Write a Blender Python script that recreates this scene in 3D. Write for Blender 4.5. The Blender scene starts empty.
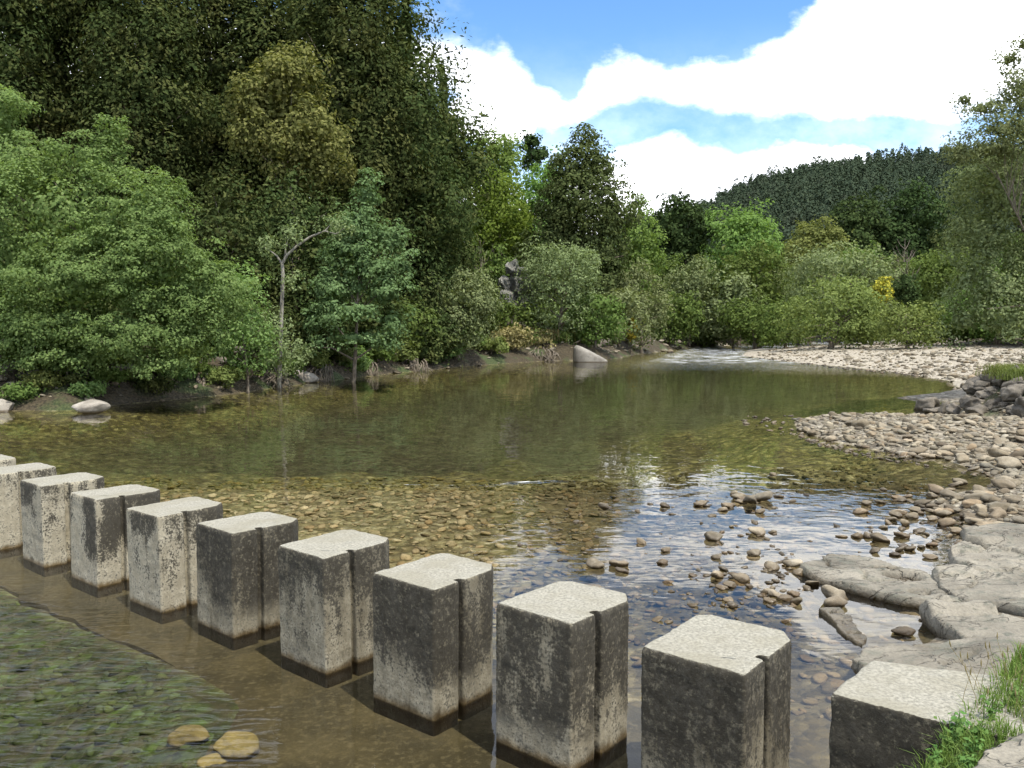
import bpy, bmesh, math, random
import numpy as np
from mathutils import Vector, Matrix, noise as mn

# ------------------------------------------------------------------ camera, world, sun, exposure
SC = bpy.context.scene
COL = SC.collection
H = 2.42                      # eye height above the water
F = 850.0                     # focal length in pixels of the 1024 px wide frame
HORIZON = 325.0
AL = math.atan((384.0 - HORIZON) / F)
cam_d = bpy.data.cameras.new('camera')
cam_d.sensor_width = 36.0
cam_d.lens = F * 36.0 / 1024.0
cam_d.clip_start = 0.05
cam_d.clip_end = 6000.0
cam = bpy.data.objects.new('camera', cam_d)
COL.objects.link(cam)
cam.location = (0, 0, H)
cam.rotation_euler = (math.pi / 2 - AL, 0, 0)
SC.camera = cam

def ray(px, py):
    dx = (px - 512.0) / F
    dy = -(py - 384.0) / F
    return (dx, math.cos(AL) + dy * math.sin(AL), -math.sin(AL) + dy * math.cos(AL))

def W(px, py, z=0.0):
    """where the sight line of a photo pixel meets the height z"""
    d = ray(px, py)
    t = (z - H) / d[2]
    return (d[0] * t, d[1] * t)

def T(px, py, Y):
    """X and Z of a photo pixel at the distance Y"""
    d = ray(px, py)
    t = Y / d[1]
    return d[0] * t, H + d[2] * t

SUN = Vector((0.40, -0.50, 1.20)).normalized()
SUN_EL = math.asin(SUN.z)
SUN_AZ = math.atan2(SUN.x, SUN.y)
sd = bpy.data.lights.new('sun', 'SUN')
sd.energy = 4.2
sd.angle = math.radians(0.5)
sd.color = (1.0, 0.94, 0.84)
so = bpy.data.objects.new('sun', sd)
COL.objects.link(so)
so.rotation_euler = SUN.to_track_quat('Z', 'Y').to_euler()
so.location = (20, -5, 40)

SC.view_settings.view_transform = 'Standard'
SC.view_settings.look = 'None'
SC.view_settings.exposure = 0.58
SC.view_settings.gamma = 1.0
SC.view_settings.use_curve_mapping = False
SC.cycles.max_bounces = 5
SC.cycles.diffuse_bounces = 2
SC.cycles.glossy_bounces = 2
SC.cycles.transmission_bounces = 2
SC.cycles.transparent_max_bounces = 8
SC.cycles.use_adaptive_sampling = True
SC.cycles.adaptive_threshold = 0.03
SC.cycles.caustics_reflective = False
SC.cycles.caustics_refractive = False
SC.cycles.sample_clamp_indirect = 4.0

class NT:
    """small helper that writes node trees"""
    def __init__(s, tree):
        s.t = tree
        s.n = tree.nodes
        s.l = tree.links
    def node(s, typ, **kw):
        nd = s.n.new(typ)
        for k, v in kw.items():
            setattr(nd, k, v)
        return nd
    def put(s, sock, v):
        if isinstance(v, bpy.types.NodeSocket):
            s.l.new(v, sock)
        elif v is not None:
            if hasattr(sock.default_value, '__len__') and not hasattr(v, '__len__'):
                v = (v, v, v) if len(sock.default_value) == 3 else (v, v, v, 1)
            if hasattr(v, '__len__') and len(sock.default_value) == 4 and len(v) == 3:
                v = (*v, 1)
            sock.default_value = v
    def math(s, op, a, b=None, c=None, clamp=False):
        nd = s.node('ShaderNodeMath', operation=op, use_clamp=clamp)
        s.put(nd.inputs[0], a)
        if b is not None: s.put(nd.inputs[1], b)
        if c is not None: s.put(nd.inputs[2], c)
        return nd.outputs[0]
    def add(s, a, b): return s.math('ADD', a, b)
    def sub(s, a, b): return s.math('SUBTRACT', a, b)
    def mul(s, a, b): return s.math('MULTIPLY', a, b)
    def mix(s, f, a, b, mode='MIX'):
        nd = s.node('ShaderNodeMix', data_type='RGBA', blend_type=mode)
        s.put(nd.inputs[0], f); s.put(nd.inputs[6], a); s.put(nd.inputs[7], b)
        return nd.outputs[2]
    def mapr(s, v, a, b, c=0.0, d=1.0, smooth=True):
        nd = s.node('ShaderNodeMapRange')
        nd.interpolation_type = 'SMOOTHSTEP' if smooth else 'LINEAR'
        s.put(nd.inputs[0], v); s.put(nd.inputs[1], a); s.put(nd.inputs[2], b); s.put(nd.inputs[3], c); s.put(nd.inputs[4], d)
        return nd.outputs[0]
    def noise(s, vec, scale, detail=3.0, rough=0.55, dist=0.0, out=0):
        nd = s.node('ShaderNodeTexNoise')
        if vec is not None: s.put(nd.inputs['Vector'], vec)
        s.put(nd.inputs['Scale'], scale); s.put(nd.inputs['Detail'], detail); s.put(nd.inputs['Roughness'], rough); s.put(nd.inputs['Distortion'], dist)
        return nd.outputs[out]
    def voro(s, vec, scale, feature='F1', rnd=1.0):
        nd = s.node('ShaderNodeTexVoronoi', feature=feature)
        s.put(nd.inputs['Vector'], vec); s.put(nd.inputs['Scale'], scale); s.put(nd.inputs['Randomness'], rnd)
        return nd
    def ramp(s, f, stops, interp='LINEAR'):
        nd = s.node('ShaderNodeValToRGB')
        nd.color_ramp.interpolation = interp
        e = nd.color_ramp.elements
        while len(e) < len(stops): e.new(0.5)
        for i, (p, c) in enumerate(stops):
            e[i].position = p
            e[i].color = (*c, 1) if len(c) == 3 else c
        s.put(nd.inputs[0], f)
        return nd.outputs[0]
    def scalev(s, v, sc):
        nd = s.node('ShaderNodeVectorMath', operation='MULTIPLY')
        s.put(nd.inputs[0], v); s.put(nd.inputs[1], sc)
        return nd.outputs[0]
    def bump(s, h, strength=0.5, dist=0.02, normal=None):
        nd = s.node('ShaderNodeBump')
        s.put(nd.inputs['Height'], h); s.put(nd.inputs['Strength'], strength); s.put(nd.inputs['Distance'], dist)
        if normal is not None: s.put(nd.inputs['Normal'], normal)
        return nd.outputs[0]
    def curve(s, v, pts, lo, hi):
        """float curve through pts (x, y); x over lo..hi, y as it is within -1..2"""
        x = s.mapr(v, lo, hi, 0, 1, smooth=False)
        nd = s.node('ShaderNodeFloatCurve')
        cm = nd.mapping
        cm.use_clip = True
        c = cm.curves[0]
        P = [((a - lo) / (hi - lo), b) for a, b in pts]
        while len(c.points) < len(P): c.points.new(0.5, 0.5)
        for i, (a, b) in enumerate(P):
            c.points[i].location = (a, b)
        cm.update()
        s.put(nd.inputs['Value'], x)
        return nd.outputs[0]

# ---- sky: Nishita with procedural clouds on sky directions
wd = bpy.data.worlds.new('World')
SC.world = wd
wd.use_nodes = True
wd.node_tree.nodes.clear()
N = NT(wd.node_tree)
sky = N.node('ShaderNodeTexSky', sky_type='NISHITA')
sky.sun_disc = False
sky.sun_elevation = SUN_EL
sky.sun_rotation = SUN_AZ
sky.altitude = 200
sky.air_density = 1.0
sky.dust_density = 0.3
sky.ozone_density = 3.0
tc = N.node('ShaderNodeTexCoord')
sx = N.node('ShaderNodeSeparateXYZ')
N.put(sx.inputs[0], tc.outputs['Generated'])
ya = N.math('MAXIMUM', N.math('ABSOLUTE', sx.outputs[1]), 0.05)
u = N.math('DIVIDE', sx.outputs[0], ya)
v = N.math('DIVIDE', sx.outputs[2], ya)
cv = N.node('ShaderNodeCombineXYZ')
N.put(cv.inputs[0], u); N.put(cv.inputs[1], N.mul(v, 1.5)); N.put(cv.inputs[2], sx.outputs[1])
def uv(px, py):
    d = ray(px, py)
    return d[0] / d[1], d[2] / d[1]
def edge(pts):
    return [uv(*p) for p in pts]
LO, HI = -1.2, 1.2
def vcurve(pts):
    P = edge(pts)
    P = [(LO, P[0][1])] + P + [(HI, P[-1][1])]
    return N.curve(u, P, LO, HI)
up1 = vcurve([(-200, 30), (300, 25), (430, 38), (500, 52), (570, 95), (600, 66), (660, 72), (720, 62), (770, 42), (800, 28), (840, -15), (940, -40), (1000, -10), (1100, -30)])
lo1 = vcurve([(-200, 120), (380, 112), (450, 90), (480, 112), (530, 121), (590, 112), (620, 96), (680, 101), (750, 113), (850, 109), (960, 112), (1060, 104)])
up2 = vcurve([(-200, 150), (400, 150), (520, 195), (600, 162), (640, 153), (720, 154), (800, 152), (880, 159), (960, 162), (1060, 152)])
nz = N.noise(cv.outputs[0], 9.0, 7.0, 0.6)
nz2 = N.noise(cv.outputs[0], 3.0, 5.0, 0.55)
wob = N.add(N.mul(N.sub(nz, 0.5), 0.085), N.mul(N.sub(nz2, 0.5), 0.03))
vw = N.add(v, wob)
soft = 0.015
m1 = N.mul(N.mapr(N.sub(up1, vw), -soft, soft), N.mapr(N.sub(vw, lo1), -soft * 1.3, soft * 1.3))
m2 = N.mapr(N.sub(up2, vw), -soft, soft)
# left cloud puff beneath the first band
du = N.sub(u, uv(492, 0)[0]); dv = N.sub(vw, uv(492, 116)[1])
bl = N.add(N.math('POWER', N.math('ABSOLUTE', N.math('DIVIDE', du, 0.055)), 2.0), N.math('POWER', N.math('ABSOLUTE', N.math('DIVIDE', dv, 0.035)), 2.0))
m3 = N.mapr(bl, 1.15, 0.75)
# thin veil and stray puffs
m4 = N.mul(N.mapr(nz2, 0.50, 0.75), N.mapr(nz, 0.45, 0.8))
m4 = N.mul(m4, 0.5)
m = N.math('MAXIMUM', N.math('MAXIMUM', m1, m2), N.math('MAXIMUM', m3, m4))
# the wispy pale blue between the bands
pale = N.mul(N.mapr(v, 0.36, 0.12), 0.35)
m = N.math('MAXIMUM', m, N.mul(pale, N.mapr(nz, 0.3, 0.7)))
# above the frame: scattered clouds and a veil, added to brighten water reflections
hi_n = N.noise(cv.outputs[0], 1.6, 6.0, 0.55)
m5 = N.mul(N.mapr(hi_n, 0.54, 0.64), N.mapr(v, 0.55, 0.8))
m = N.math('MAXIMUM', m, N.mul(m5, 0.8))
m = N.math('MAXIMUM', m, N.mul(N.mapr(v, 0.39, 0.47), N.mapr(nz2, 0.2, 0.8, 0.28, 0.72)))
skyc = N.node('ShaderNodeHueSaturation')
N.put(skyc.inputs['Color'], sky.outputs[0]); skyc.inputs['Saturation'].default_value = 1.18; skyc.inputs['Value'].default_value = 1.12
cloud = N.mix(N.mapr(nz2, 0.35, 0.65), (14.0, 14.2, 14.5), (8.0, 8.3, 8.9))
final = N.mix(m, skyc.outputs[0], cloud)
bg = N.node('ShaderNodeBackground')
N.put(bg.inputs['Color'], final)
bg.inputs['Strength'].default_value = 0.15
wo = N.node('ShaderNodeOutputWorld')
N.l.new(bg.outputs[0], wo.inputs[0])

# ------------------------------------------------------------------ helpers
def set_props(o, label=None, cat=None, group=None, kind=None):
    if label: o['label'] = label
    if cat: o['category'] = cat
    if group: o['group'] = group
    if kind: o['kind'] = kind
    return o

def link(name, me, mat=None, parent=None, loc=None):
    o = bpy.data.objects.new(name, me)
    COL.objects.link(o)
    if mat is not None and me is not None and not me.materials:
        me.materials.append(mat)
    if parent is not None: o.parent = parent
    if loc is not None: o.location = loc
    return o

def mesh_np(name, V, Fc, smooth=False, attrs=None):
    """V (n,3); Fc (m,k) array or list of such arrays"""
    V = np.asarray(V, dtype=np.float32)
    arrs = [Fc] if isinstance(Fc, np.ndarray) else [a for a in Fc if len(a)]
    me = bpy.data.meshes.new(name)
    me.vertices.add(len(V))
    me.vertices.foreach_set('co', V.ravel())
    tot = sum(a.size for a in arrs)
    nf = sum(len(a) for a in arrs)
    me.loops.add(tot)
    me.polygons.add(nf)
    me.loops.foreach_set('vertex_index', np.concatenate([a.ravel() for a in arrs]).astype(np.int32))
    st, off = [], 0
    for a in arrs:
        st.append(off + np.arange(len(a)) * a.shape[1]); off += a.size
    me.polygons.foreach_set('loop_start', np.concatenate(st).astype(np.int32))
    me.polygons.foreach_set('use_smooth', np.full(nf, bool(smooth)))
    if attrs:
        for k, vals in attrs.items():
            at = me.attributes.new(k, 'FLOAT', 'POINT')
            at.data.foreach_set('value', np.asarray(vals, dtype=np.float32))
    me.update(calc_edges=True)
    me.validate()
    return me

def _hash(ix, iy, iz, seed):
    n = (ix.astype(np.int64) * 374761393 + iy.astype(np.int64) * 668265263 + iz.astype(np.int64) * 2147483647 + seed * 1274126177) & 0x7fffffff
    n = ((n ^ (n >> 13)) * 1274126177) & 0x7fffffff
    n = n ^ (n >> 16)
    return (n & 0xffff) / 65535.0

def vnoise(P, scale=1.0, seed=0):
    """value noise in -1..1 at points P (n,3)"""
    P = np.asarray(P, dtype=np.float64) * scale
    i = np.floor(P).astype(np.int64)
    f = P - i
    f = f * f * (3 - 2 * f)
    r = 0
    for a in (0, 1):
        for b in (0, 1):
            for c in (0, 1):
                w = (f[:, 0] if a else 1 - f[:, 0]) * (f[:, 1] if b else 1 - f[:, 1]) * (f[:, 2] if c else 1 - f[:, 2])
                r = r + w * _hash(i[:, 0] + a, i[:, 1] + b, i[:, 2] + c, seed)
    return r * 2 - 1

def fbm(P, scale=1.0, octv=4, seed=0, gain=0.5):
    r, a, s = 0, 1.0, scale
    for k in range(octv):
        r = r + a * vnoise(P, s, seed + k * 17)
        a *= gain; s *= 2.03
    return r

def smooth01(x, a, b):
    t = np.clip((x - a) / (b - a), 0, 1)
    return t * t * (3 - 2 * t)

def poly_dist(X, Y, poly):
    """signed distance, positive inside"""
    P = np.asarray(poly, dtype=np.float64)
    Q = np.roll(P, -1, axis=0)
    best = np.full(X.shape, 1e9)
    inside = np.zeros(X.shape, bool)
    for (ax, ay), (bx, by) in zip(P, Q):
        ex, ey = bx - ax, by - ay
        L = ex * ex + ey * ey + 1e-12
        t = np.clip(((X - ax) * ex + (Y - ay) * ey) / L, 0, 1)
        best = np.minimum(best, np.hypot(X - ax - t * ex, Y - ay - t * ey))
        if ay != by:
            c = ((ay > Y) != (by > Y)) & (X < (bx - ax) * (Y - ay) / (by - ay) + ax)
            inside ^= c
    return np.where(inside, best, -best)

def mat_new(name):
    m = bpy.data.materials.new(name)
    m.use_nodes = True
    m.node_tree.nodes.clear()
    t = NT(m.node_tree)
    out = t.node('ShaderNodeOutputMaterial')
    return m, t, out

def principled(t, out, color, rough=0.8, normal=None, spec=0.35):
    p = t.node('ShaderNodeBsdfPrincipled')
    t.put(p.inputs['Base Color'], color)
    t.put(p.inputs['Roughness'], rough)
    t.put(p.inputs['Specular IOR Level'], spec)
    if normal is not None: t.put(p.inputs['Normal'], normal)
    t.l.new(p.outputs[0], out.inputs[0])
    return p

# ------------------------------------------------------------------ materials
def make_leaf(name, c1, c2, trans=0.35, patch=0.0, pc=(0.2, 0.2, 0.04), pscale=0.35):
    """leaf: colour differs from leaf to leaf between c1 and c2"""
    m, t, out = mat_new(name)
    g = t.node('ShaderNodeNewGeometry')
    oi = t.node('ShaderNodeObjectInfo')
    col = t.mix(g.outputs['Random Per Island'], c1, c2)
    tcn = t.node('ShaderNodeTexCoord')
    n = t.noise(tcn.outputs['Object'], pscale, 3.0)
    if patch > 0:
        col = t.mix(t.mul(t.mapr(n, 0.5, 0.62), patch), col, pc)
    col = t.mix(t.mapr(n, 0.3, 0.7, 0, 0.35), col, tuple(c * 0.7 for c in c1))
    hs = t.node('ShaderNodeHueSaturation')
    t.put(hs.inputs['Color'], col)
    t.put(hs.inputs['Hue'], t.mapr(oi.outputs['Random'], 0, 1, 0.485, 0.515, False))
    t.put(hs.inputs['Value'], t.mapr(oi.outputs['Random'], 0, 1, 0.88, 1.12, False))
    d = t.node('ShaderNodeBsdfDiffuse')
    t.put(d.inputs['Color'], hs.outputs[0])
    tr = t.node('ShaderNodeBsdfTranslucent')
    t.put(tr.inputs['Color'], t.mix(1.0, hs.outputs[0], (1.25, 1.3, 0.7), 'MULTIPLY'))
    mx = t.node('ShaderNodeMixShader')
    mx.inputs[0].default_value = trans
    t.l.new(d.outputs[0], mx.inputs[1]); t.l.new(tr.outputs[0], mx.inputs[2])
    t.l.new(mx.outputs[0], out.inputs[0])
    return m

LEAF = {
    'alder':   make_leaf('leaf_alder', (0.112, 0.182, 0.060), (0.235, 0.33, 0.12), 0.42),
    'bluish':  make_leaf('leaf_bluish', (0.10, 0.165, 0.065), (0.175, 0.26, 0.115), 0.35),
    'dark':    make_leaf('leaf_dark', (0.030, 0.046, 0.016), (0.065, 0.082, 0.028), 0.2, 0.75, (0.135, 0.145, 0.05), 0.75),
    'gold':    make_leaf('leaf_gold', (0.10, 0.115, 0.035), (0.235, 0.235, 0.085), 0.3),
    'willow':  make_leaf('leaf_willow', (0.135, 0.17, 0.075), (0.235, 0.275, 0.13), 0.3),
    'olive':   make_leaf('leaf_olive', (0.115, 0.145, 0.045), (0.20, 0.23, 0.075), 0.3),
    'bright':  make_leaf('leaf_bright', (0.115, 0.185, 0.05), (0.20, 0.29, 0.085), 0.4),
    'yellowg': make_leaf('leaf_yellow_green', (0.11, 0.17, 0.03), (0.19, 0.26, 0.06), 0.4),
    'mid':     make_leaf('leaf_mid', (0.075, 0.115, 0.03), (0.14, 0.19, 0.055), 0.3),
    'oak':     make_leaf('leaf_oak', (0.058, 0.080, 0.030), (0.110, 0.135, 0.052), 0.25),
    'conifer': make_leaf('leaf_conifer', (0.030, 0.050, 0.018), (0.06, 0.085, 0.03), 0.15),
    'gorse':   make_leaf('leaf_gorse', (0.12, 0.14, 0.03), (0.50, 0.41, 0.06), 0.2),
    'far':     make_leaf('leaf_far', (0.032, 0.046, 0.030), (0.055, 0.070, 0.042), 0.1, 0.4, (0.065, 0.066, 0.048), 0.03),
    'drygrass': make_leaf('leaf_dry_grass', (0.22, 0.19, 0.08), (0.36, 0.31, 0.16), 0.3),
    'grass':   make_leaf('leaf_grass', (0.09, 0.15, 0.03), (0.22, 0.29, 0.09), 0.4),
    'weed':    make_leaf('leaf_weed', (0.085, 0.17, 0.045), (0.16, 0.27, 0.08), 0.35),
}

def make_bark(name, c1, c2):
    m, t, out = mat_new(name)
    tcn = t.node('ShaderNodeTexCoord')
    v_ = t.scalev(tcn.outputs['Object'], (1, 1, 0.25))
    n = t.noise(v_, 9.0, 5.0, 0.65)
    principled(t, out, t.mix(t.mapr(n, 0.3, 0.7), c1, c2), 0.9, t.bump(n, 0.7, 0.03))
    return m
BARK = make_bark('bark_grey_brown', (0.07, 0.055, 0.04), (0.20, 0.17, 0.13))
BARK_PALE = make_bark('bark_pale', (0.11, 0.10, 0.08), (0.28, 0.265, 0.22))

def make_rock(name, c1, c2, c3, scale=2.0, wet=True, perobj=True, bumpd=0.03, lich=0.3, island=False, bed=False, cracks=False):
    """stone: mottled, per-object or per-stone tint, wet and dark just above the water"""
    m, t, out = mat_new(name)
    g = t.node('ShaderNodeNewGeometry')
    tcn = t.node('ShaderNodeTexCoord')
    oi = t.node('ShaderNodeObjectInfo')
    sp = t.node('ShaderNodeSeparateXYZ')
    t.put(sp.inputs[0], g.outputs['Position'])
    P = g.outputs['Position']
    n = t.noise(P, scale, 6.0, 0.6)
    n2 = t.noise(P, scale * 7.0, 5.0, 0.65)
    n3 = t.noise(P, scale * 30.0, 3.0, 0.6)
    col = t.mix(t.mapr(n, 0.32, 0.68), c1, c2)
    col = t.mix(t.mul(t.mapr(n2, 0.54, 0.66), lich), col, c3)
    rnd = g.outputs['Random Per Island'] if island else oi.outputs['Random']
    if perobj:
        tint = t.ramp(rnd, [(0.0, (0.34, 0.30, 0.25)), (0.2, (1.0, 0.95, 0.86)), (0.4, (0.55, 0.55, 0.53)), (0.55, (0.90, 0.76, 0.60)), (0.7, (1.25, 1.22, 1.16)), (0.85, (0.48, 0.45, 0.38)), (1.0, (1.1, 1.04, 0.92))])
        col = t.mix(1.0, col, tint, 'MULTIPLY')
    col = t.mix(t.mapr(n3, 0.35, 0.7, 0.0, 0.35), col, (0.06, 0.055, 0.045))
    rough = 0.85
    if cracks:
        ck = t.math('ABSOLUTE', t.sub(t.noise(t.scalev(P, (1.0, 2.0, 1.0)), 1.5, 4.0, 0.6, 0.5), 0.5))
        ckm = t.mapr(ck, 0.011, 0.002)
        col = t.mix(t.mul(ckm, 0.22), col, (0.035, 0.03, 0.022))
        mo = t.noise(P, 4.5, 5.0, 0.7)
        col = t.mix(t.mul(t.mapr(mo, 0.52, 0.66), 0.55), col, (0.10, 0.105, 0.08))
        n = t.sub(n, t.mul(ckm, 0.6))
    if bed:      # bed colour darkened towards the right bank so sky reflections dominate, green further out
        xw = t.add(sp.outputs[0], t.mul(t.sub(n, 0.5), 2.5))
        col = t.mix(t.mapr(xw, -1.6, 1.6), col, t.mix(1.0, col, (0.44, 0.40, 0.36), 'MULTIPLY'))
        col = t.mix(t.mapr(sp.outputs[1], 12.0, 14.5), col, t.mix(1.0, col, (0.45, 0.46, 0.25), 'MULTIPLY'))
    if wet:
        zz = t.add(sp.outputs[2], t.mul(t.sub(n2, 0.5), 0.05))
        w = t.mapr(zz, 0.075, 0.01)
        col = t.mix(w, col, t.mix(1.0, col, (0.42, 0.36, 0.27), 'MULTIPLY'))
        rough = t.mapr(w, 0, 1, 0.85, 0.35, False)
    hgt = t.add(t.add(n, t.mul(n2, 0.35)), t.mul(n3, 0.12))
    principled(t, out, col, rough, t.bump(hgt, 0.8, bumpd))
    return m

M_STONE = make_rock('river_stone', (0.18, 0.15, 0.105), (0.32, 0.285, 0.22), (0.42, 0.39, 0.32), 3.0, True, True, 0.02)
M_STONES = make_rock('river_stones', (0.165, 0.145, 0.108), (0.31, 0.285, 0.225), (0.44, 0.415, 0.345), 3.0, True, True, 0.02, island=True)
M_BOULDER = make_rock('pale_boulder', (0.22, 0.195, 0.16), (0.40, 0.365, 0.31), (0.13, 0.12, 0.095), 2.4, True, False, 0.04)
M_GREYROCK = make_rock('grey_boulder', (0.17, 0.155, 0.13), (0.29, 0.27, 0.23), (0.11, 0.105, 0.085), 1.6, True, False, 0.05, 0.5)
M_SLAB = make_rock('bedrock', (0.125, 0.112, 0.085), (0.255, 0.232, 0.182), (0.085, 0.088, 0.068), 1.6, True, False, 0.06, 0.8, cracks=True)
M_CRAG = make_rock('crag_rock', (0.11, 0.11, 0.095), (0.26, 0.255, 0.225), (0.05, 0.055, 0.04), 0.9, False, False, 0.15, 0.7)
M_DARKROCK = make_rock('dark_rock', (0.06, 0.052, 0.04), (0.19, 0.165, 0.13), (0.035, 0.035, 0.025), 2.4, True, False, 0.06, 0.5)
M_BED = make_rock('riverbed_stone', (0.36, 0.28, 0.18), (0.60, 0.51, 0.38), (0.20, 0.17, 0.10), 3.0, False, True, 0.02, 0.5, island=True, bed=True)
M_ALGAE = make_rock('algae_stone', (0.030, 0.050, 0.014), (0.090, 0.120, 0.036), (0.015, 0.026, 0.008), 2.5, False, True, 0.03, 0.5, island=True)
M_OCHRE = make_rock('ochre_stone', (0.17, 0.125, 0.045), (0.30, 0.225, 0.09), (0.11, 0.09, 0.04), 2.5, False, False, 0.03, 0.5)

# concrete of the stepping stones; each object carries "stain" (0..1.2, how much black growth) and "shade" (how grey)
def make_concrete():
    m, t, out = mat_new('weathered_concrete')
    tcn = t.node('ShaderNodeTexCoord')
    g = t.node('ShaderNodeNewGeometry')
    oi = t.node('ShaderNodeObjectInfo')
    st = t.node('ShaderNodeAttribute', attribute_type='OBJECT', attribute_name='stain')
    sh = t.node('ShaderNodeAttribute', attribute_type='OBJECT', attribute_name='shade')
    off = t.node('ShaderNodeVectorMath', operation='ADD')
    t.put(off.inputs[0], tcn.outputs['Object'])
    cx = t.node('ShaderNodeCombineXYZ')
    t.put(cx.inputs[0], t.mul(oi.outputs['Random'], 37.0)); t.put(cx.inputs[1], t.mul(oi.outputs['Random'], 71.0))
    t.put(off.inputs[1], cx.outputs[0])
    P = off.outputs[0]
    sp = t.node('ShaderNodeSeparateXYZ'); t.put(sp.inputs[0], g.outputs['Position'])
    sn = t.node('ShaderNodeSeparateXYZ'); t.put(sn.inputs[0], g.outputs['True Normal'])
    z = sp.outputs[2]
    topm = t.mapr(sn.outputs[2], 0.6, 0.9)
    big = t.noise(t.scalev(P, (1, 1, 0.45)), 2.6, 5.0, 0.6)
    mid = t.noise(t.scalev(P, (1, 1, 0.5)), 11.0, 6.0, 0.7)
    fine = t.noise(P, 55.0, 4.0, 0.7)
    grit = t.voro(P, 75.0).outputs['Distance']
    pits = t.voro(t.scalev(P, (1, 1, 1)), 26.0).outputs['Distance']
    base = t.mix(t.mapr(mid, 0.3, 0.7), (0.27, 0.24, 0.17), (0.42, 0.385, 0.29))
    dull = t.mix(t.mapr(t.add(mid, t.mul(t.sub(fine, 0.5), 0.6)), 0.3, 0.7), (0.085, 0.072, 0.046), (0.31, 0.28, 0.20))
    base = t.mix(sh.outputs['Fac'], base, dull)
    # black lichen growing down from the top edge in streaks
    zz = t.add(t.mul(t.sub(z, 0.62), 0.55), t.mul(t.sub(big, 0.5), 1.9))
    zz = t.add(zz, t.mul(t.sub(mid, 0.5), 1.0))
    zz = t.add(zz, t.mul(t.sub(fine, 0.5), 1.0))
    black = t.mapr(t.add(zz, t.sub(st.outputs['Fac'], 0.5)), 0.04, 0.30)
    black = t.mul(black, t.mapr(z, 0.08, 0.25, 0.35, 1.0))
    side = t.mix(t.mul(black, 0.93), base, (0.020, 0.017, 0.011))
    spots = t.mul(t.mapr(t.sub(t.noise(P, 30.0, 5.0, 0.75), t.mul(big, 0.15)), 0.43, 0.58), 0.55)
    side = t.mix(t.mul(spots, black), side, (0.20, 0.178, 0.125))
    specks = t.mul(t.mapr(t.add(fine, t.mul(mid, 0.6)), 0.82, 0.96), 0.75)
    side = t.mix(specks, side, (0.05, 0.045, 0.035))
    # speckled worn top
    topc = t.mix(t.mapr(fine, 0.35, 0.65), (0.165, 0.157, 0.125), (0.305, 0.29, 0.235))
    topc = t.mix(t.mul(t.mapr(big, 0.42, 0.62), 0.55), topc, (0.19, 0.175, 0.125))
    topc = t.mix(t.mul(t.mapr(t.add(mid, t.mul(fine, .4)), 0.78, 0.95), 0.5), topc, (0.11, 0.10, 0.075))
    topc = t.mix(t.mapr(grit, 0.05, 0.35, 0.45, 0.0), topc, (0.20, 0.19, 0.16))
    col = t.mix(topm, side, topc)
    # wet foot; underwater part painted dark to match its reflection
    zw = t.add(z, t.mul(t.sub(mid, 0.5), 0.10))
    wet = t.mapr(zw, 0.06, 0.0)
    col = t.mix(t.mapr(z, 0.012, -0.02), col, t.mix(1.0, col, (0.13, 0.10, 0.07), 'MULTIPLY'))
    col = t.mix(wet, col, t.mix(1.0, col, (0.45, 0.36, 0.24), 'MULTIPLY'))
    h = t.add(t.mul(fine, 0.5), t.add(t.mul(t.mapr(pits, 0.0, 0.3), 0.25), t.mul(mid, 0.8)))
    principled(t, out, col, t.mapr(wet, 0, 1, 0.88, 0.4, False), t.bump(h, 0.75, 0.009))
    return m
M_CONC = make_concrete()

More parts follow.
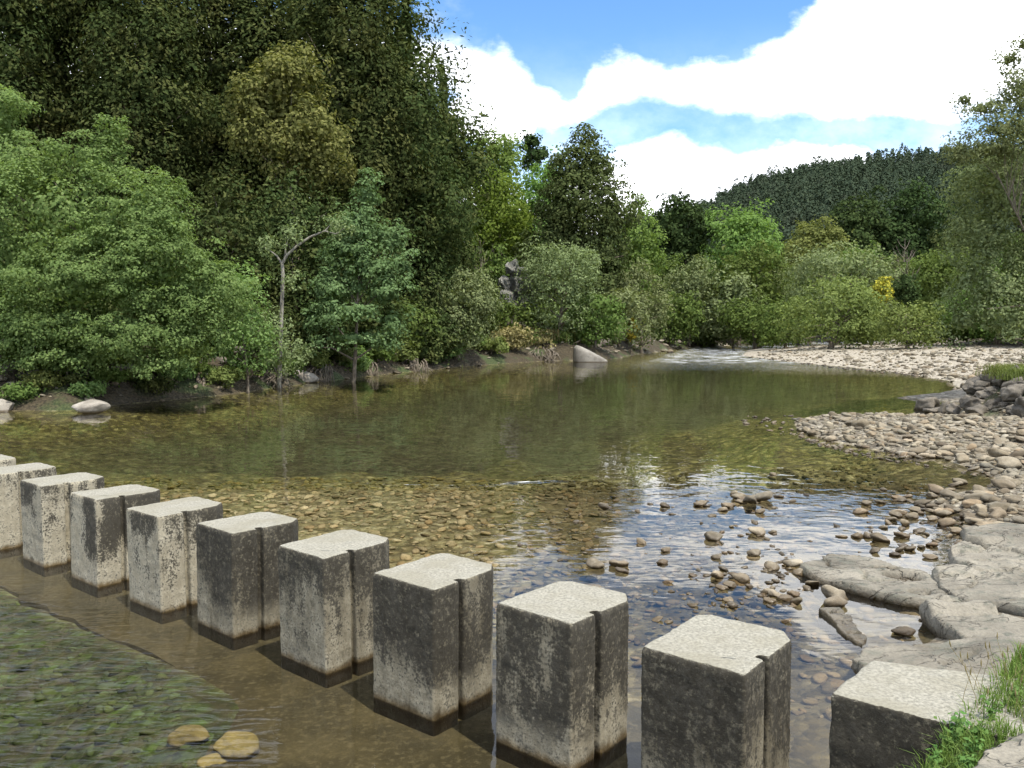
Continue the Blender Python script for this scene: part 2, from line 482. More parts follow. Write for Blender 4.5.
def make_ground():
    m, t, out = mat_new('valley_ground')
    g = t.node('ShaderNodeNewGeometry')
    P = g.outputs['Position']
    sp = t.node('ShaderNodeSeparateXYZ'); t.put(sp.inputs[0], P)
    veg = t.node('ShaderNodeAttribute', attribute_name='veg').outputs['Fac']
    alg = t.node('ShaderNodeAttribute', attribute_name='algae').outputs['Fac']
    v1 = t.voro(t.scalev(P, (1, 1, 0.4)), 6.5)
    v2 = t.voro(t.scalev(P, (1, 1, 0.4)), 15.0)
    n = t.noise(P, 0.6, 5.0)
    nf = t.noise(P, 14.0, 5.0, 0.65)
    rc = t.node('ShaderNodeSeparateColor'); t.put(rc.inputs[0], v1.outputs['Color'])
    rc2 = t.node('ShaderNodeSeparateColor'); t.put(rc2.inputs[0], v2.outputs['Color'])
    r = t.add(t.mul(rc.outputs[0], 0.6), t.mul(rc2.outputs[0], 0.4))
    grav = t.ramp(r, [(0.1, (0.07, 0.058, 0.04)), (0.35, (0.15, 0.13, 0.095)), (0.6, (0.23, 0.20, 0.15)), (0.85, (0.34, 0.31, 0.24))])
    bed = t.ramp(r, [(0.1, (0.09, 0.07, 0.035)), (0.4, (0.20, 0.16, 0.085)), (0.65, (0.31, 0.26, 0.15)), (0.9, (0.46, 0.40, 0.27))])
    green = t.ramp(r, [(0.1, (0.040, 0.036, 0.010)), (0.45, (0.12, 0.105, 0.028)), (0.7, (0.21, 0.185, 0.055)), (0.95, (0.36, 0.33, 0.12))])
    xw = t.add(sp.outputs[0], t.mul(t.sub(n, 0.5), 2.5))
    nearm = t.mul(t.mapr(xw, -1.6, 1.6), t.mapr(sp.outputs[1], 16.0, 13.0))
    bed = t.mix(nearm, bed, t.mix(1.0, bed, (0.44, 0.40, 0.36), 'MULTIPLY'))  # bed darkened on the right so the sky's reflection stands out
    green = t.mix(t.mapr(sp.outputs[2], -0.30, -0.80), green, t.mix(1.0, green, (0.16, 0.20, 0.20), 'MULTIPLY'))  # algae colour darkened with depth in place of light lost in water
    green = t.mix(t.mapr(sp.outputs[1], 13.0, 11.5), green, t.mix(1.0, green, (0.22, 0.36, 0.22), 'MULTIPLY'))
    bed = t.mix(alg, bed, green)
    under = t.mapr(sp.outputs[2], 0.03, -0.03)
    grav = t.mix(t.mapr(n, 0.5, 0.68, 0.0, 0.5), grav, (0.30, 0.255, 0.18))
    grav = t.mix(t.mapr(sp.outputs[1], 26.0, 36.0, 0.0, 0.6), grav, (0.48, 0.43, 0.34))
    soil = t.mix(t.mapr(nf, 0.35, 0.65), (0.025, 0.020, 0.012), (0.07, 0.055, 0.03))
    grass = t.mix(t.mapr(nf, 0.35, 0.7), (0.025, 0.04, 0.012), (0.07, 0.085, 0.03))
    land = t.mix(t.mapr(n, 0.5, 0.62), soil, grass)
    dry = t.mix(veg, grav, land)
    col = t.mix(under, dry, bed)
    gap = t.mapr(v1.outputs['Distance'], 0.35, 0.8, 0, 0.6)
    col = t.mix(t.mul(gap, t.sub(1.0, veg)), col, (0.07, 0.055, 0.035))
    h = t.add(t.mul(t.sub(1.0, v1.outputs['Distance']), 1.0), t.add(t.mul(t.sub(1.0, v2.outputs['Distance']), 0.5), t.mul(nf, 0.4)))
    principled(t, out, col, 0.9, t.bump(h, 0.9, 0.07))
    return m
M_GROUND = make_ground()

def make_apron_mat():
    m, t, out = mat_new('silted_concrete')
    g = t.node('ShaderNodeNewGeometry')
    P = g.outputs['Position']
    n = t.noise(P, 1.8, 5.0, 0.6)
    f = t.noise(P, 22.0, 5.0, 0.7)
    col = t.mix(t.mapr(n, 0.35, 0.65), (0.034, 0.026, 0.012), (0.075, 0.057, 0.028))
    col = t.mix(t.mapr(f, 0.48, 0.7, 0, 0.5), col, (0.17, 0.135, 0.08))
    col = t.mix(t.mapr(f, 0.5, 0.3, 0, 0.5), col, (0.05, 0.04, 0.02))
    principled(t, out, col, 0.9, t.bump(f, 0.7, 0.02))
    return m
M_APRON = make_apron_mat()

def make_water():
    m, t, out = mat_new('river_water')
    g = t.node('ShaderNodeNewGeometry')
    P = g.outputs['Position']
    rip = t.node('ShaderNodeAttribute', attribute_name='ripple').outputs['Fac']
    foam_glint = t.node('ShaderNodeAttribute', attribute_name='foam_glint').outputs['Fac']
    n1 = t.noise(P, 0.9, 1.0, 0.5, 0.3)
    n2 = t.noise(P, 3.6, 1.0, 0.5, 0.4)
    # flow lines run along the current
    rot = t.node('ShaderNodeMapping'); rot.inputs['Rotation'].default_value = (0, 0, math.radians(-48))
    rot.inputs['Scale'].default_value = (0.45, 1.7, 1)
    t.put(rot.inputs['Vector'], P)
    n3 = t.noise(rot.outputs[0], 8.0, 1.5, 0.5, 0.6)
    calm = t.add(t.mul(n1, 0.007), t.mul(n2, 0.0030))
    fast = t.add(t.mul(n2, 0.007), t.mul(t.mul(n3, 0.030), rip))
    h = t.add(calm, t.mul(fast, rip))
    nb = t.bump(h, 1.0, 1.0)
    fr = t.node('ShaderNodeFresnel'); fr.inputs['IOR'].default_value = 1.40
    t.put(fr.inputs['Normal'], nb)
    gl = t.node('ShaderNodeBsdfGlossy'); t.put(gl.inputs['Roughness'], t.mapr(rip, 0.03, 0.9, 0.012, 0.11, False))
    t.put(gl.inputs['Normal'], nb)
    tr = t.node('ShaderNodeBsdfTransparent'); tr.inputs['Color'].default_value = (0.88, 0.89, 0.80, 1)
    mx = t.node('ShaderNodeMixShader')
    t.put(mx.inputs[0], fr.outputs[0]); t.l.new(tr.outputs[0], mx.inputs[1]); t.l.new(gl.outputs[0], mx.inputs[2])
    df = t.node('ShaderNodeBsdfDiffuse'); df.inputs['Color'].default_value = (0.75, 0.78, 0.78, 1)
    t.put(df.inputs['Normal'], nb)
    f1 = t.noise(rot.outputs[0], 5.0, 6.0, 0.7, 0.8)
    f2 = t.noise(t.scalev(P, (0.55, 1.3, 1.0)), 1.1, 3.0, 0.6, 0.5)
    f1 = t.add(t.mul(f1, 0.5), t.mul(f2, 0.5))
    fm = t.mapr(t.add(f1, t.mul(t.sub(foam_glint, 0.5), 0.5)), 0.585, 0.67)
    fm = t.mul(fm, t.mapr(foam_glint, 0.02, 0.2))
    m2 = t.node('ShaderNodeMixShader')
    t.put(m2.inputs[0], t.mul(fm, 0.8)); t.l.new(mx.outputs[0], m2.inputs[1]); t.l.new(df.outputs[0], m2.inputs[2])
    t.l.new(m2.outputs[0], out.inputs[0])
    return m
M_WATER = make_water()
# ------------------------------------------------------------------ terrain
LEFT = [(-16, -30), (-15.5, 8), (-15, 15), W(0, 411), W(70, 411), W(150, 402), W(215, 396), W(300, 384), W(400, 373), W(470, 366), W(545, 361), W(606, 360),
        W(640, 354), W(690, 347.5), (34, 112), (62, 135), (120, 155), (300, 170), (300, 600), (-300, 600), (-300, -30)]
RIGHT = [(-3.0, -30), (-1.6, -3), (0.2, 1.6), (1.45, 3.0), (1.75, 3.35), (2.3, 4.1), W(900, 662), W(960, 620), W(975, 590), W(990, 545), W(962, 515), W(925, 503), W(960, 492), W(1004, 484.5),
         W(986, 474), W(960, 465), W(935, 455), W(895, 454), W(855, 446), W(828, 441), W(801, 430), W(794, 421), W(830, 415), W(900, 417),
         W(950, 419), W(973, 412), W(962, 404), W(940, 401), W(893, 398), W(935, 394), W(960, 388), W(950, 381), W(915, 375), W(868, 369), W(791, 362), W(742, 356), W(748, 350.5),
         (36, 98), (64, 120), (120, 140), (300, 155), (300, -30)]

APRON = [(-1.62, 4.45), (-2.5, 6.14), (-10.2, 12.15), (-9.0, 13.4), (-3.0, 8.65), (0.0, 6.15), (2.9, 3.7), (2.2, 2.2), (-0.4, 2.2)]

def ground_z(X, Y):
    X = np.asarray(X, float); Y = np.asarray(Y, float)
    sh = X.shape
    x = X.ravel(); y = Y.ravel()
    P = np.stack([x, y, np.zeros_like(x)], 1)
    wob = 0.35 * np.clip(y / 30, 0.15, 1.5) * fbm(P, 0.5, 3, 5)
    dl = poly_dist(x, y, LEFT) + wob * 0.6
    dr = poly_dist(x, y, RIGHT) + 0.25 * wob * np.clip((y - 8) / 10, 0.3, 1)
    d = np.maximum(dl, dr)
    # water depth
    dw = np.maximum(-d, 0)
    riffle = smooth01(y, 14.5, 12.0) * smooth01(x, -14, -4)          # shallow cobbles upstream of the stones
    maxd = 0.16 * riffle + (1 - riffle) * (0.30 + 0.9 * smooth01(y, 13, 22))
    # the deep pool downstream of the apron
    s = (x + 2.5) * 0.62 + (y - 6.14) * 0.79                          # distance across the row (positive upstream)
    down = smooth01(s, 0.25, -0.15) * smooth01(x, -1.2, -1.9)
    dap = np.maximum(-poly_dist(x, y, APRON), 0)
    maxd = maxd * (1 - down) + down * (0.10 + 0.42 * smooth01(dap, 0.0, 1.6))
    lowr = smooth01(y, 5.6, 4.0) * smooth01(x, -1.5, -1.0) 
    maxd = np.maximum(maxd, 0.45 * lowr)
    zb = -maxd * (1 - np.exp(-dw / np.maximum(maxd * 4.5, 0.3)))
    zb = zb + 0.035 * fbm(P, 0.9, 3, 9) * np.clip(dw, 0, 1) * (1 + 2 * (y > 14))
    # left land
    L = np.maximum(dl, 0)
    zl = 0.75 * (1 - np.exp(-L / 0.8)) + 5.5 * (1 - np.exp(-0.045 * L)) * smooth01(L, 0.5, 6) + 0.25 * fbm(P, 0.35, 4, 3) * np.clip(L, 0, 2)
    # right land: gravel bars low, then a bank further away
    R = np.maximum(dr, 0)
    Rm = np.minimum(R, 6)
    zr = 0.07 * Rm ** 0.8 + 0.035 * np.minimum(R, 30) + 0.03 * fbm(P, 1.4, 3, 21) * np.clip(R * 2, 0, 1) + np.clip(R - 16, 0, 20) * 0.06
    zr = zr + 0.035 * smooth01(R, 0, 0.2)
    zr = zr + np.clip(x - 17, 0, 10) * 0.12 * smooth01(y, 38, 25)
    # the bank the path runs on, beside the last block
    xb = 1.46 + (y - 3.07) * 0.936
    zr = zr + (0.80 - 0.05) * smooth01(x - xb, -0.06, 0.10) * smooth01(y, 4.55, 4.0) * (dr > -0.3)
    zr = zr + 0.95 * smooth01(x, 11.4, 13.4) * smooth01(y, 25.6, 24.2) * smooth01(y, 19.0, 21)
    heap = smooth01(x, 11.2, 12.0) * smooth01(y, 26, 25) * smooth01(y, 19.0, 20.3)
    z = np.where((dl > 0), zl, np.where(dr > 0, zr, zb))
    veg = np.maximum(smooth01(dl, -0.5, -0.1), heap * (dr > 0))
    veg = np.maximum(veg, np.where(dr > 0, smooth01(R + 1.5 * fbm(P, 0.3, 3, 33), 14, 18), 0))
    veg = np.maximum(veg, smooth01(x - xb, 0.0, 0.2) * smooth01(y, 4.7, 4.2))
    alg = np.clip(smooth01(y, 12.5, 17.0) * 0.85 + down, 0, 1) * (d < 0)
    alg = np.maximum(alg, 0.6 * smooth01(x, -2, -9) * (y < 14) * (d < 0))
    return z.reshape(sh), veg.reshape(sh), alg.reshape(sh), d.reshape(sh)

def gz(x, y):
    return float(ground_z(np.array([x]), np.array([y]))[0][0])

def axis(segs):
    out = [segs[0][0]]
    for a, b, st in segs:
        n = max(1, int(round((b - a) / st)))
        out += list(a + (b - a) * (np.arange(n) + 1) / n)
    return np.array(out)

def grid_mesh(name, xs, ys, zf, attrs=None, smooth=True):
    X, Y = np.meshgrid(xs, ys)
    Z = zf if isinstance(zf, np.ndarray) else np.full(X.shape, float(zf))
    V = np.stack([X.ravel(), Y.ravel(), Z.ravel()], 1)
    nx, ny = len(xs), len(ys)
    i = np.arange(nx - 1)[None, :] + np.arange(ny - 1)[:, None] * nx
    i = i.ravel()
    Fc = np.stack([i, i + 1, i + 1 + nx, i + nx], 1)
    return mesh_np(name, V, Fc, smooth, attrs)

gx = axis([(-3000, -300, 300), (-300, -60, 12), (-60, -18, 1.0), (-18, -7, 0.18), (-7, 9, 0.10), (9, 20, 0.22), (20, 60, 1.0), (60, 320, 10), (320, 3000, 300)])
gy = axis([(-3000, -40, 300), (-40, 0, 2), (0, 3, 0.25), (3, 12, 0.08), (12, 30, 0.16), (30, 62, 0.4), (62, 130, 1.2), (130, 300, 8), (300, 6000, 300)])
GX, GY = np.meshgrid(gx, gy)
GZ, GV, GA, GD = ground_z(GX, GY)
GZ = np.where((np.abs(GX) > 320) | (GY > 420), np.minimum(GZ, 14.0), GZ)
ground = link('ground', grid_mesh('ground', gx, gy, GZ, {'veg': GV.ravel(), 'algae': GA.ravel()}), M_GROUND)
set_props(ground, 'river valley ground with gravel banks and cobbled riverbed', None, None, 'structure')

# water surface
wx = axis([(-60, -18, 2.0), (-18, -7, 0.3), (-7, 9, 0.15), (9, 24, 0.4), (24, 200, 4)])
wy = axis([(-30, 2, 2), (2, 16, 0.12), (16, 40, 0.4), (40, 110, 1.0), (110, 180, 4)])
WX, WY = np.meshgrid(wx, wy)
x_, y_ = WX, WY
s_ = (x_ + 2.5) * 0.62 + (y_ - 6.14) * 0.79
t_ = -(x_ + 2.5) * 0.79 + (y_ - 6.14) * 0.62
downw = smooth01(s_, 0.3, -0.3)
riff = smooth01(y_, 12.9, 12.3) * smooth01(y_, 4, 5) * (1 - downw)
far_r = smooth01(y_, 36, 58) * smooth01(x_ - (y_ - 44) * 0.28, 1, 7)
ripple = 0.03 + 0.145 * riff + 1.1 * downw * smooth01(x_, -1.0, -2.2) + 1.5 * far_r
ripple = ripple + 0.5 * np.exp(-((y_ - 12.9 - 0.25 * np.sin(x_ * 1.3)) / 0.22) ** 2) * smooth01(x_, -4.5, -2) * smooth01(x_, 2.2, 0.5)
foam_glint = 0.70 * np.exp(-((y_ - 12.95 - 0.25 * np.sin(x_ * 1.3)) / 0.10) ** 2) * smooth01(x_, -3.2, -2) * smooth01(x_, 1.9, 0.6)  # white line painted for sky reflected by the ripple ridge
foam_glint = foam_glint + 0.04 * downw * np.exp(-((s_ + 0.45) / 0.5) ** 2) * smooth01(x_, -1.8, -2.4) + 0.08 * downw * smooth01(x_, -1.8, -2.4)
foam_glint = foam_glint + 0.66 * far_r * smooth01(y_, 42, 50)  # white water and painted glitter of the far riffle
WZ = 0.012 * ripple.ravel() * fbm(np.stack([x_.ravel(), y_.ravel(), 0 * x_.ravel()], 1), 2.2, 2, 77)
water = link('water', grid_mesh('water', wx, wy, WZ.reshape(WX.shape), {'ripple': ripple.ravel(), 'foam_glint': np.clip(foam_glint, 0, 1).ravel()}), M_WATER)
set_props(water, 'clear river water, still in the pool and rippled over the shallows', None, None, 'structure')

# submerged concrete apron the stepping stones stand on
ap = APRON
ra_ = random.Random(4)
ap2 = []
for i, (a, b) in enumerate(ap):
    c, d = ap[(i + 1) % len(ap)]
    n_ = max(1, int(math.hypot(c - a, d - b) / 0.18)) if i in (0, 1) else 1
    for j in range(n_):
        w_ = (0.09 * mn.noise((j * .45, i * 7.0, 0)) + ra_.uniform(-.045, .045)) if (i in (0, 1)) else 0
        L_ = math.hypot(c - a, d - b)
        ap2.append((a + (c - a) * j / n_ - (d - b) / L_ * w_, b + (d - b) * j / n_ + (c - a) / L_ * w_))
bm = bmesh.new()
fc = bm.faces.new([bm.verts.new((a, b, -0.10)) for a, b in ap2])
if fc.normal.z < 0: fc.normal_flip()
ex = bmesh.ops.extrude_face_region(bm, geom=[fc])
bmesh.ops.translate(bm, verts=[g_ for g_ in ex['geom'] if isinstance(g_, bmesh.types.BMVert)], vec=(0, 0, -0.9))
bmesh.ops.recalc_face_normals(bm, faces=bm.faces[:])
me = bpy.data.meshes.new('river_apron'); bm.to_mesh(me); bm.free()
set_props(link('riverbed_apron', me, M_APRON), 'submerged silted concrete apron beneath the stepping stones', None, None, 'structure')

# ------------------------------------------------------------------ solids: prisms remeshed and roughened
def prism_mesh(name, poly, z0, z1, voxel, amp, nscale, seed, edge_wear=0.0, topfn=None, smooth=True, bevel=0.0):
    bm = bmesh.new()
    a = sum(poly[i][0] * poly[(i + 1) % len(poly)][1] - poly[(i + 1) % len(poly)][0] * poly[i][1] for i in range(len(poly)))
    if a < 0: poly = poly[::-1]
    bot = [bm.verts.new((x, y, z0)) for x, y in poly]
    top = [bm.verts.new((x, y, z1)) for x, y in poly]
    n = len(poly)
    bm.faces.new(top); bm.faces.new(bot[::-1])
    for i in range(n):
        bm.faces.new((bot[i], bot[(i + 1) % n], top[(i + 1) % n], top[i]))
    if bevel > 0:
        bmesh.ops.bevel(bm, geom=[e for e in bm.edges], offset=bevel, segments=1, affect='EDGES', profile=0.6)
    me = bpy.data.meshes.new(name); bm.to_mesh(me); bm.free()
    o = bpy.data.objects.new('tmp', me); COL.objects.link(o)
    r = o.modifiers.new('r', 'REMESH'); r.mode = 'VOXEL'; r.voxel_size = voxel; r.use_smooth_shade = smooth
    dg = bpy.context.evaluated_depsgraph_get()
    me2 = bpy.data.meshes.new_from_object(o.evaluated_get(dg))
    bpy.data.objects.remove(o); bpy.data.meshes.remove(me)
    me2.name = name
    n = len(me2.vertices)
    co = np.empty(n * 3, np.float32); me2.vertices.foreach_get('co', co); co = co.reshape(-1, 3).astype(float)
    no = np.empty(n * 3, np.float32); me2.vertices.foreach_get('normal', no); no = no.reshape(-1, 3)
    d = fbm(co, nscale, 4, seed) * amp
    co = co + no * d[:, None]
    if topfn is not None:
        co = topfn(co)
    me2.vertices.foreach_set('co', co.astype(np.float32).ravel())
    me2.polygons.foreach_set('use_smooth', np.full(len(me2.polygons), bool(smooth)))
    me2.update()
    return me2

# ------------------------------------------------------------------ the stepping stones
POST_TOP = 0.82
U = np.array([-0.77, 0.64]); Vv = np.array([0.64, 0.77])
plan = [(0, 0), (0, .228), (.06, .228), (.06, .276), (0, .276), (0, .55), (.08, .66), (.50, .66), (.555, .60), (.555, 0)]
def post_mesh(k):
    rng = random.Random(k)
    poly = []
    for a, b in plan:
        p = U * a + Vv * b
        poly.append((p[0] + rng.uniform(-.004, .004), p[1] + rng.uniform(-.004, .004)))
    def wear(co):
        # knocked corners: pull the rim in where noise is high
        rim = np.clip((co[:, 2] - (POST_TOP - 0.03)) / 0.03, 0, 1)
        nn = np.clip(fbm(co, 9.0, 3, k + 50), 0.15, 1) 
        c = np.array([(U * .25 + Vv * .3)[0], (U * .25 + Vv * .3)[1]])
        dv_ = co[:, :2] - c
        r = np.hypot(dv_[:, 0], dv_[:, 1])[:, None]
        co[:, :2] -= dv_ / r * (rim * nn * 0.015)[:, None] * (r > 0.2)
        return co
    return prism_mesh('stepping_stone', poly, -0.45, POST_TOP, 0.0115, 0.0025, 16.0, k, topfn=wear, bevel=0.008)
pm = [post_mesh(3), post_mesh(8), post_mesh(11)]
fronts = [(747, 675), (572, 625), (433, 590), (325, 558.5), (231, 534), (159, 517), (95, 500), (41, 486.5), None, None]
pts = [np.array(W(p[0], p[1], POST_TOP)) for p in fronts if p]
stepv = (pts[-1] - pts[3]) / 4
pts += [pts[-1] + stepv, pts[-1] + 2 * stepv]
stains = [(1.0, 1.0), (0.90, 0.55), (0.84, 0.85), (0.88, 0.80), (0.92, 0.95), (0.66, 0.16), (0.68, 0.12), (0.60, 0.16), (0.50, 0.14), (0.45, 0.15)]
plabels = ['concrete stepping stone nearest the last embedded block, dark weathered sides and pale speckled top',
           'concrete stepping stone second out from the bank block, black lichen with a pale foot',
           'grey concrete stepping stone third out from the bank block, dark smear down its left face',
           'grey concrete stepping stone fourth out from the bank block, black mottled left face',
           'fifth stepping stone out from the bank block, darkest one beside the pale stones',
           'first pale concrete stepping stone out from the bank, next to the dark ones',
           'pale concrete stepping stone seventh out from the bank block, black patch on left face',
           'pale concrete stepping stone eighth out from the bank block, third from the left frame edge',
           'pale concrete stepping stone ninth out from the bank block, second from the left frame edge',
           'farthest visible stepping stone, only its pale corner showing at the left frame edge']
for i, p in enumerate(pts):
    o = link('stepping_stone', pm[i % 3], M_CONC, None, (p[0], p[1], 0))
    o.rotation_euler = (0, 0, math.radians([0.6, -1.0, 1.2, -0.7, -1.4, 0.9, 0.7, -0.8, 0.6, 0][i]))
    o.rotation_euler[0] = math.radians([0.3, -0.5, 0.4, 0.6, -0.4, 0.5, -0.6, 0.3, 0, 0][i]); o.rotation_euler[1] = math.radians([-0.4, 0.3, 0.5, -0.5, 0.4, -0.3, 0.5, 0, 0, 0][i])
    o['stain'] = stains[i][0]; o['shade'] = stains[i][1]
    set_props(o, plabels[i], 'stepping stone', 'concrete stepping stones crossing the river')
# last block, built into the bank
blk = [W(829.5, 693, POST_TOP), W(871, 659, POST_TOP), W(1012, 677, POST_TOP), (2.55, 3.75), (2.3, 2.9), W(942, 722, POST_TOP)]
o = link('concrete_block', prism_mesh('concrete_block', blk, -0.45, POST_TOP, 0.016, 0.004, 10.0, 5, bevel=0.008), M_CONC)
o['stain'] = 0.95; o['shade'] = 0.7
set_props(o, 'wide concrete block built into the grassy bank, black front face and pale flat top', 'concrete block')

# ------------------------------------------------------------------ bedrock slabs at the right bank
def slab(pix, z, thick, label, seed, voxel=0.035, amp=0.03, tilt=(0, 0), mat=None, holes=(), name='rock_slab', wob=0.07):
    P = [np.array(W(a, b, z)) for a, b in pix]
    # subdivide and roughen the outline
    out = []
    rng = random.Random(seed)
    for i in range(len(P)):
        a, b = P[i], P[(i + 1) % len(P)]
        L = np.linalg.norm(b - a)
        k = max(1, int(L / 0.22))
        nrm = np.array([-(b - a)[1], (b - a)[0]]) / max(L, 1e-6)
        for j in range(k):
            q = a + (b - a) * j / k
            if j: q = q + nrm * rng.uniform(-wob, wob) * min(1, L)
            out.append((q[0], q[1]))
    c = np.mean(np.array(out), axis=0)
    poly = [(a - c[0], b - c[1]) for a, b in out]
    def shape(co):
        k = np.clip((co[:, 2] + thick) / thick, 0, 1)
        co[:, 2] += (co[:, 0] * tilt[0] + co[:, 1] * tilt[1]) * k
        q_ = co + np.array([c[0], c[1], 0])
        co[:, 2] += 0.014 * fbm(q_, 1.3, 3, seed) * k
        crack = 1 - np.abs(fbm(q_ * np.array([1, 2.2, 1]), 1.1, 2, seed + 3)) * 24
        co[:, 2] -= 0.035 * np.clip(crack, 0, 1) * k * 1.8
        step = np.clip(vnoise(q_ * np.array([.7, 1.6, 1]), 1.2, seed + 9) * 9, -1, 1)
        co[:, 2] += 0.022 * step * k
        # layered edge: the flank steps in below
        co[:, :2] *= (1 - 0.035 * np.sin(co[:, 2] * 26)[:, None] * (k < 0.9)[:, None])
        for hx, hy, ra, rb, dep, ang in holes:
            dx, dy = co[:, 0] + c[0] - hx, co[:, 1] + c[1] - hy
            ca, sa = math.cos(ang), math.sin(ang)
            e = ((dx * ca + dy * sa) / ra) ** 2 + ((-dx * sa + dy * ca) / rb) ** 2
            co[:, 2] -= dep * np.clip(1.3 - e, 0, 1) ** 0.6 * (k > 0.6)
        return co
    me = prism_mesh(name, poly, -thick, 0, voxel * .8, amp * .35, 6.0, seed, topfn=shape, bevel=0.0)
    o = link(name, me, mat or M_SLAB, None, (c[0], c[1], z))
    set_props(o, label, 'rock slab' if name == 'rock_slab' else name.replace('_', ' '), 'bedrock slabs at the right bank')
    return o
h1 = W(887, 568, .07); h2 = W(903, 577, .07)
slab([(800, 566), (828, 553), (868, 556), (905, 567), (938, 581), (952, 592), (940, 602), (900, 597), (862, 588), (826, 578)], .07, .30, 'flat grey rock slab with two potholes lying half in the water', 1,
     voxel=0.03, amp=0.012, holes=[(h1[0], h1[1], .13, .11, .13, -.5), (h2[0], h2[1], .17, .11, .13, -.4)], tilt=(0.02, 0.02))
slab([(852, 652), (864, 641), (905, 639), (940, 636), (975, 634), (1024, 640), (1090, 655), (1060, 690), (1000, 690), (950, 680), (880, 668)], .17, .45, 'broad pale rock slab directly behind the concrete block', 2, amp=0.02, tilt=(0.04, 0.0))
slab([(921, 601), (948, 602), (985, 607), (1024, 618), (1080, 640), (1060, 655), (1010, 645), (968, 634), (938, 618)], .17, .45, 'wedge shaped rock slab with a dark undercut front edge beside the small pool', 3, amp=0.025, tilt=(0.02, 0.05))
slab([(935, 567), (975, 566), (1024, 572), (1090, 580), (1100, 622), (1040, 612), (1000, 600), (962, 592), (940, 580)], .17, .4, 'large rounded rock slab at the right frame edge behind the wedge slab', 4, amp=0.035, tilt=(0.05, 0.03))
slab([(962, 528), (990, 523), (1030, 524), (1090, 532), (1090, 556), (1024, 546), (985, 540), (966, 536)], .22, .4, 'long greenish grey rock ledge at the right edge, highest of the slabs', 5, amp=0.04, tilt=(0.02, 0.05))
slab([(950, 548), (975, 541), (1020, 550), (1080, 558), (1080, 574), (1020, 568), (980, 566), (955, 560)], .15, .35, 'low brown rock slab between the greenish ledge and the rounded slab', 6, amp=0.05, tilt=(0.02, 0.02))
slab([(818, 612), (836, 606), (850, 618), (868, 640), (862, 648), (840, 634)], .0, .3, 'submerged reddish rock ledge beside the small pool', 7, amp=0.02, voxel=0.03)
slab([(968, 775), (985, 742), (1010, 730), (1060, 725), (1100, 800), (1000, 830)], .90, .3, 'flat grey paving rock in the grass at the bottom right corner', 8, amp=0.012, voxel=0.02, wob=0.03)

# sunken ochre stones beside the apron
def ico(sub):
    bm = bmesh.new()
    bmesh.ops.create_icosphere(bm, subdivisions=sub, radius=1.0)
    V = np.array([v.co[:] for v in bm.verts]); Fc = np.array([[v.index for v in f.verts] for f in bm.faces])
    bm.free()
    return V, Fc
ICO = {k: ico(k) for k in (1, 2, 3, 4, 5)}

def rock_verts(sub, seed, sq=(1, .8, .55), facet=0.5, rough=0.12):
    V, Fc = ICO[sub]
    rng = np.random.RandomState(seed)
    V = V.copy()
    # flatten against random planes to get worn facets
    for _ in range(9):
        n = rng.normal(size=3); n /= np.linalg.norm(n)
        h = rng.uniform(0.62, 0.95)
        dd = V @ n
        over = np.clip(dd - h, 0, None)
        V -= n[None, :] * (over * (0.5 + facet * 0.5))[:, None]
    V *= (1 + rough * fbm(V + seed * 3.1, 1.4, 3, seed))[:, None]
    V *= np.array(sq)[None, :]
    return V, Fc

def rock_mesh(name, sub, seed, sq, facet=0.5, rough=0.12, smooth=True):
    V, Fc = rock_verts(sub, seed, sq, facet, rough)
    return mesh_np(name, V, Fc, smooth)

def rock_at(name, px, py, wpx, label, mat, seed, cat='rock', z=0.0, sq=(1, .7, .5), sink=0.3, sub=4, facet=0.8, rough=0.12, rot=0, group=None, tilt=(0, 0)):
    x, y = W(px, py, z)
    s = wpx / F * math.hypot(y, H - z) / 2
    me = rock_mesh(name, sub, seed, sq, facet, rough)
    o = link(name, me, mat, None, (x, y, z + s * sq[2] * (1 - 2 * sink)))
    o.scale = (s, s, s)
    o.rotation_euler = (tilt[0], tilt[1], rot)
    set_props(o, label, cat, group)
    return o
rock_at('sunken_stone', 190, 741, 38, 'ochre sunken stone beside the apron edge at the lower left', M_OCHRE, 5, 'stone', z=-.10, sq=(1, .8, .4), sink=.15, rot=.2)
rock_at('sunken_stone', 236, 752, 46, 'larger ochre sunken stone right of the first one by the apron', M_OCHRE, 6, 'stone', z=-.10, sq=(1, .8, .4), sink=.15, rot=-.3)
rock_at('sunken_stone', 215, 766, 34, 'olive sunken stone below the two ochre ones at the bottom', M_OCHRE, 9, 'stone', z=-.14, sq=(1, .8, .45), rot=.5)
rock_at('boulder', 92, 412, 38, 'smooth white boulder in the water before the big leafy tree', M_BOULDER, 11, 'boulder', sq=(1, .8, .42), facet=.2, rough=.05, sub=5, sink=.25)
rock_at('boulder', 2, 411, 30, 'pale boulder cut by the left frame edge at the waterline', M_BOULDER, 12, 'boulder', sq=(1, .8, .6))
rock_at('boulder', 126, 401, 14, 'small lumpy stone in the shade under the big leafy tree', M_DARKROCK, 13, 'boulder', sq=(1, .8, .8))
rock_at('boulder', 207, 392, 24, 'pale rounded boulder at the shadowed water edge left of the pale slab', M_BOULDER, 14, 'boulder', sq=(1, .7, .6))
rock_at('boulder', 45, 398, 46, 'long grey rock on the dark bank under the big leafy tree', M_DARKROCK, 19, 'boulder', z=.1, sq=(1, .6, .4))
rock_at('boulder', 217, 383, 30, 'cream stone on the bank just above the rounded boulder', M_BOULDER, 15, 'boulder', z=.25, sq=(1, .7, .5))
rock_at('boulder', 297, 381, 44, 'sunlit cream sloping rock at the foot of the thin pale tree', M_BOULDER, 16, 'boulder', z=.05, sq=(1, .7, .40), tilt=(0, .18))
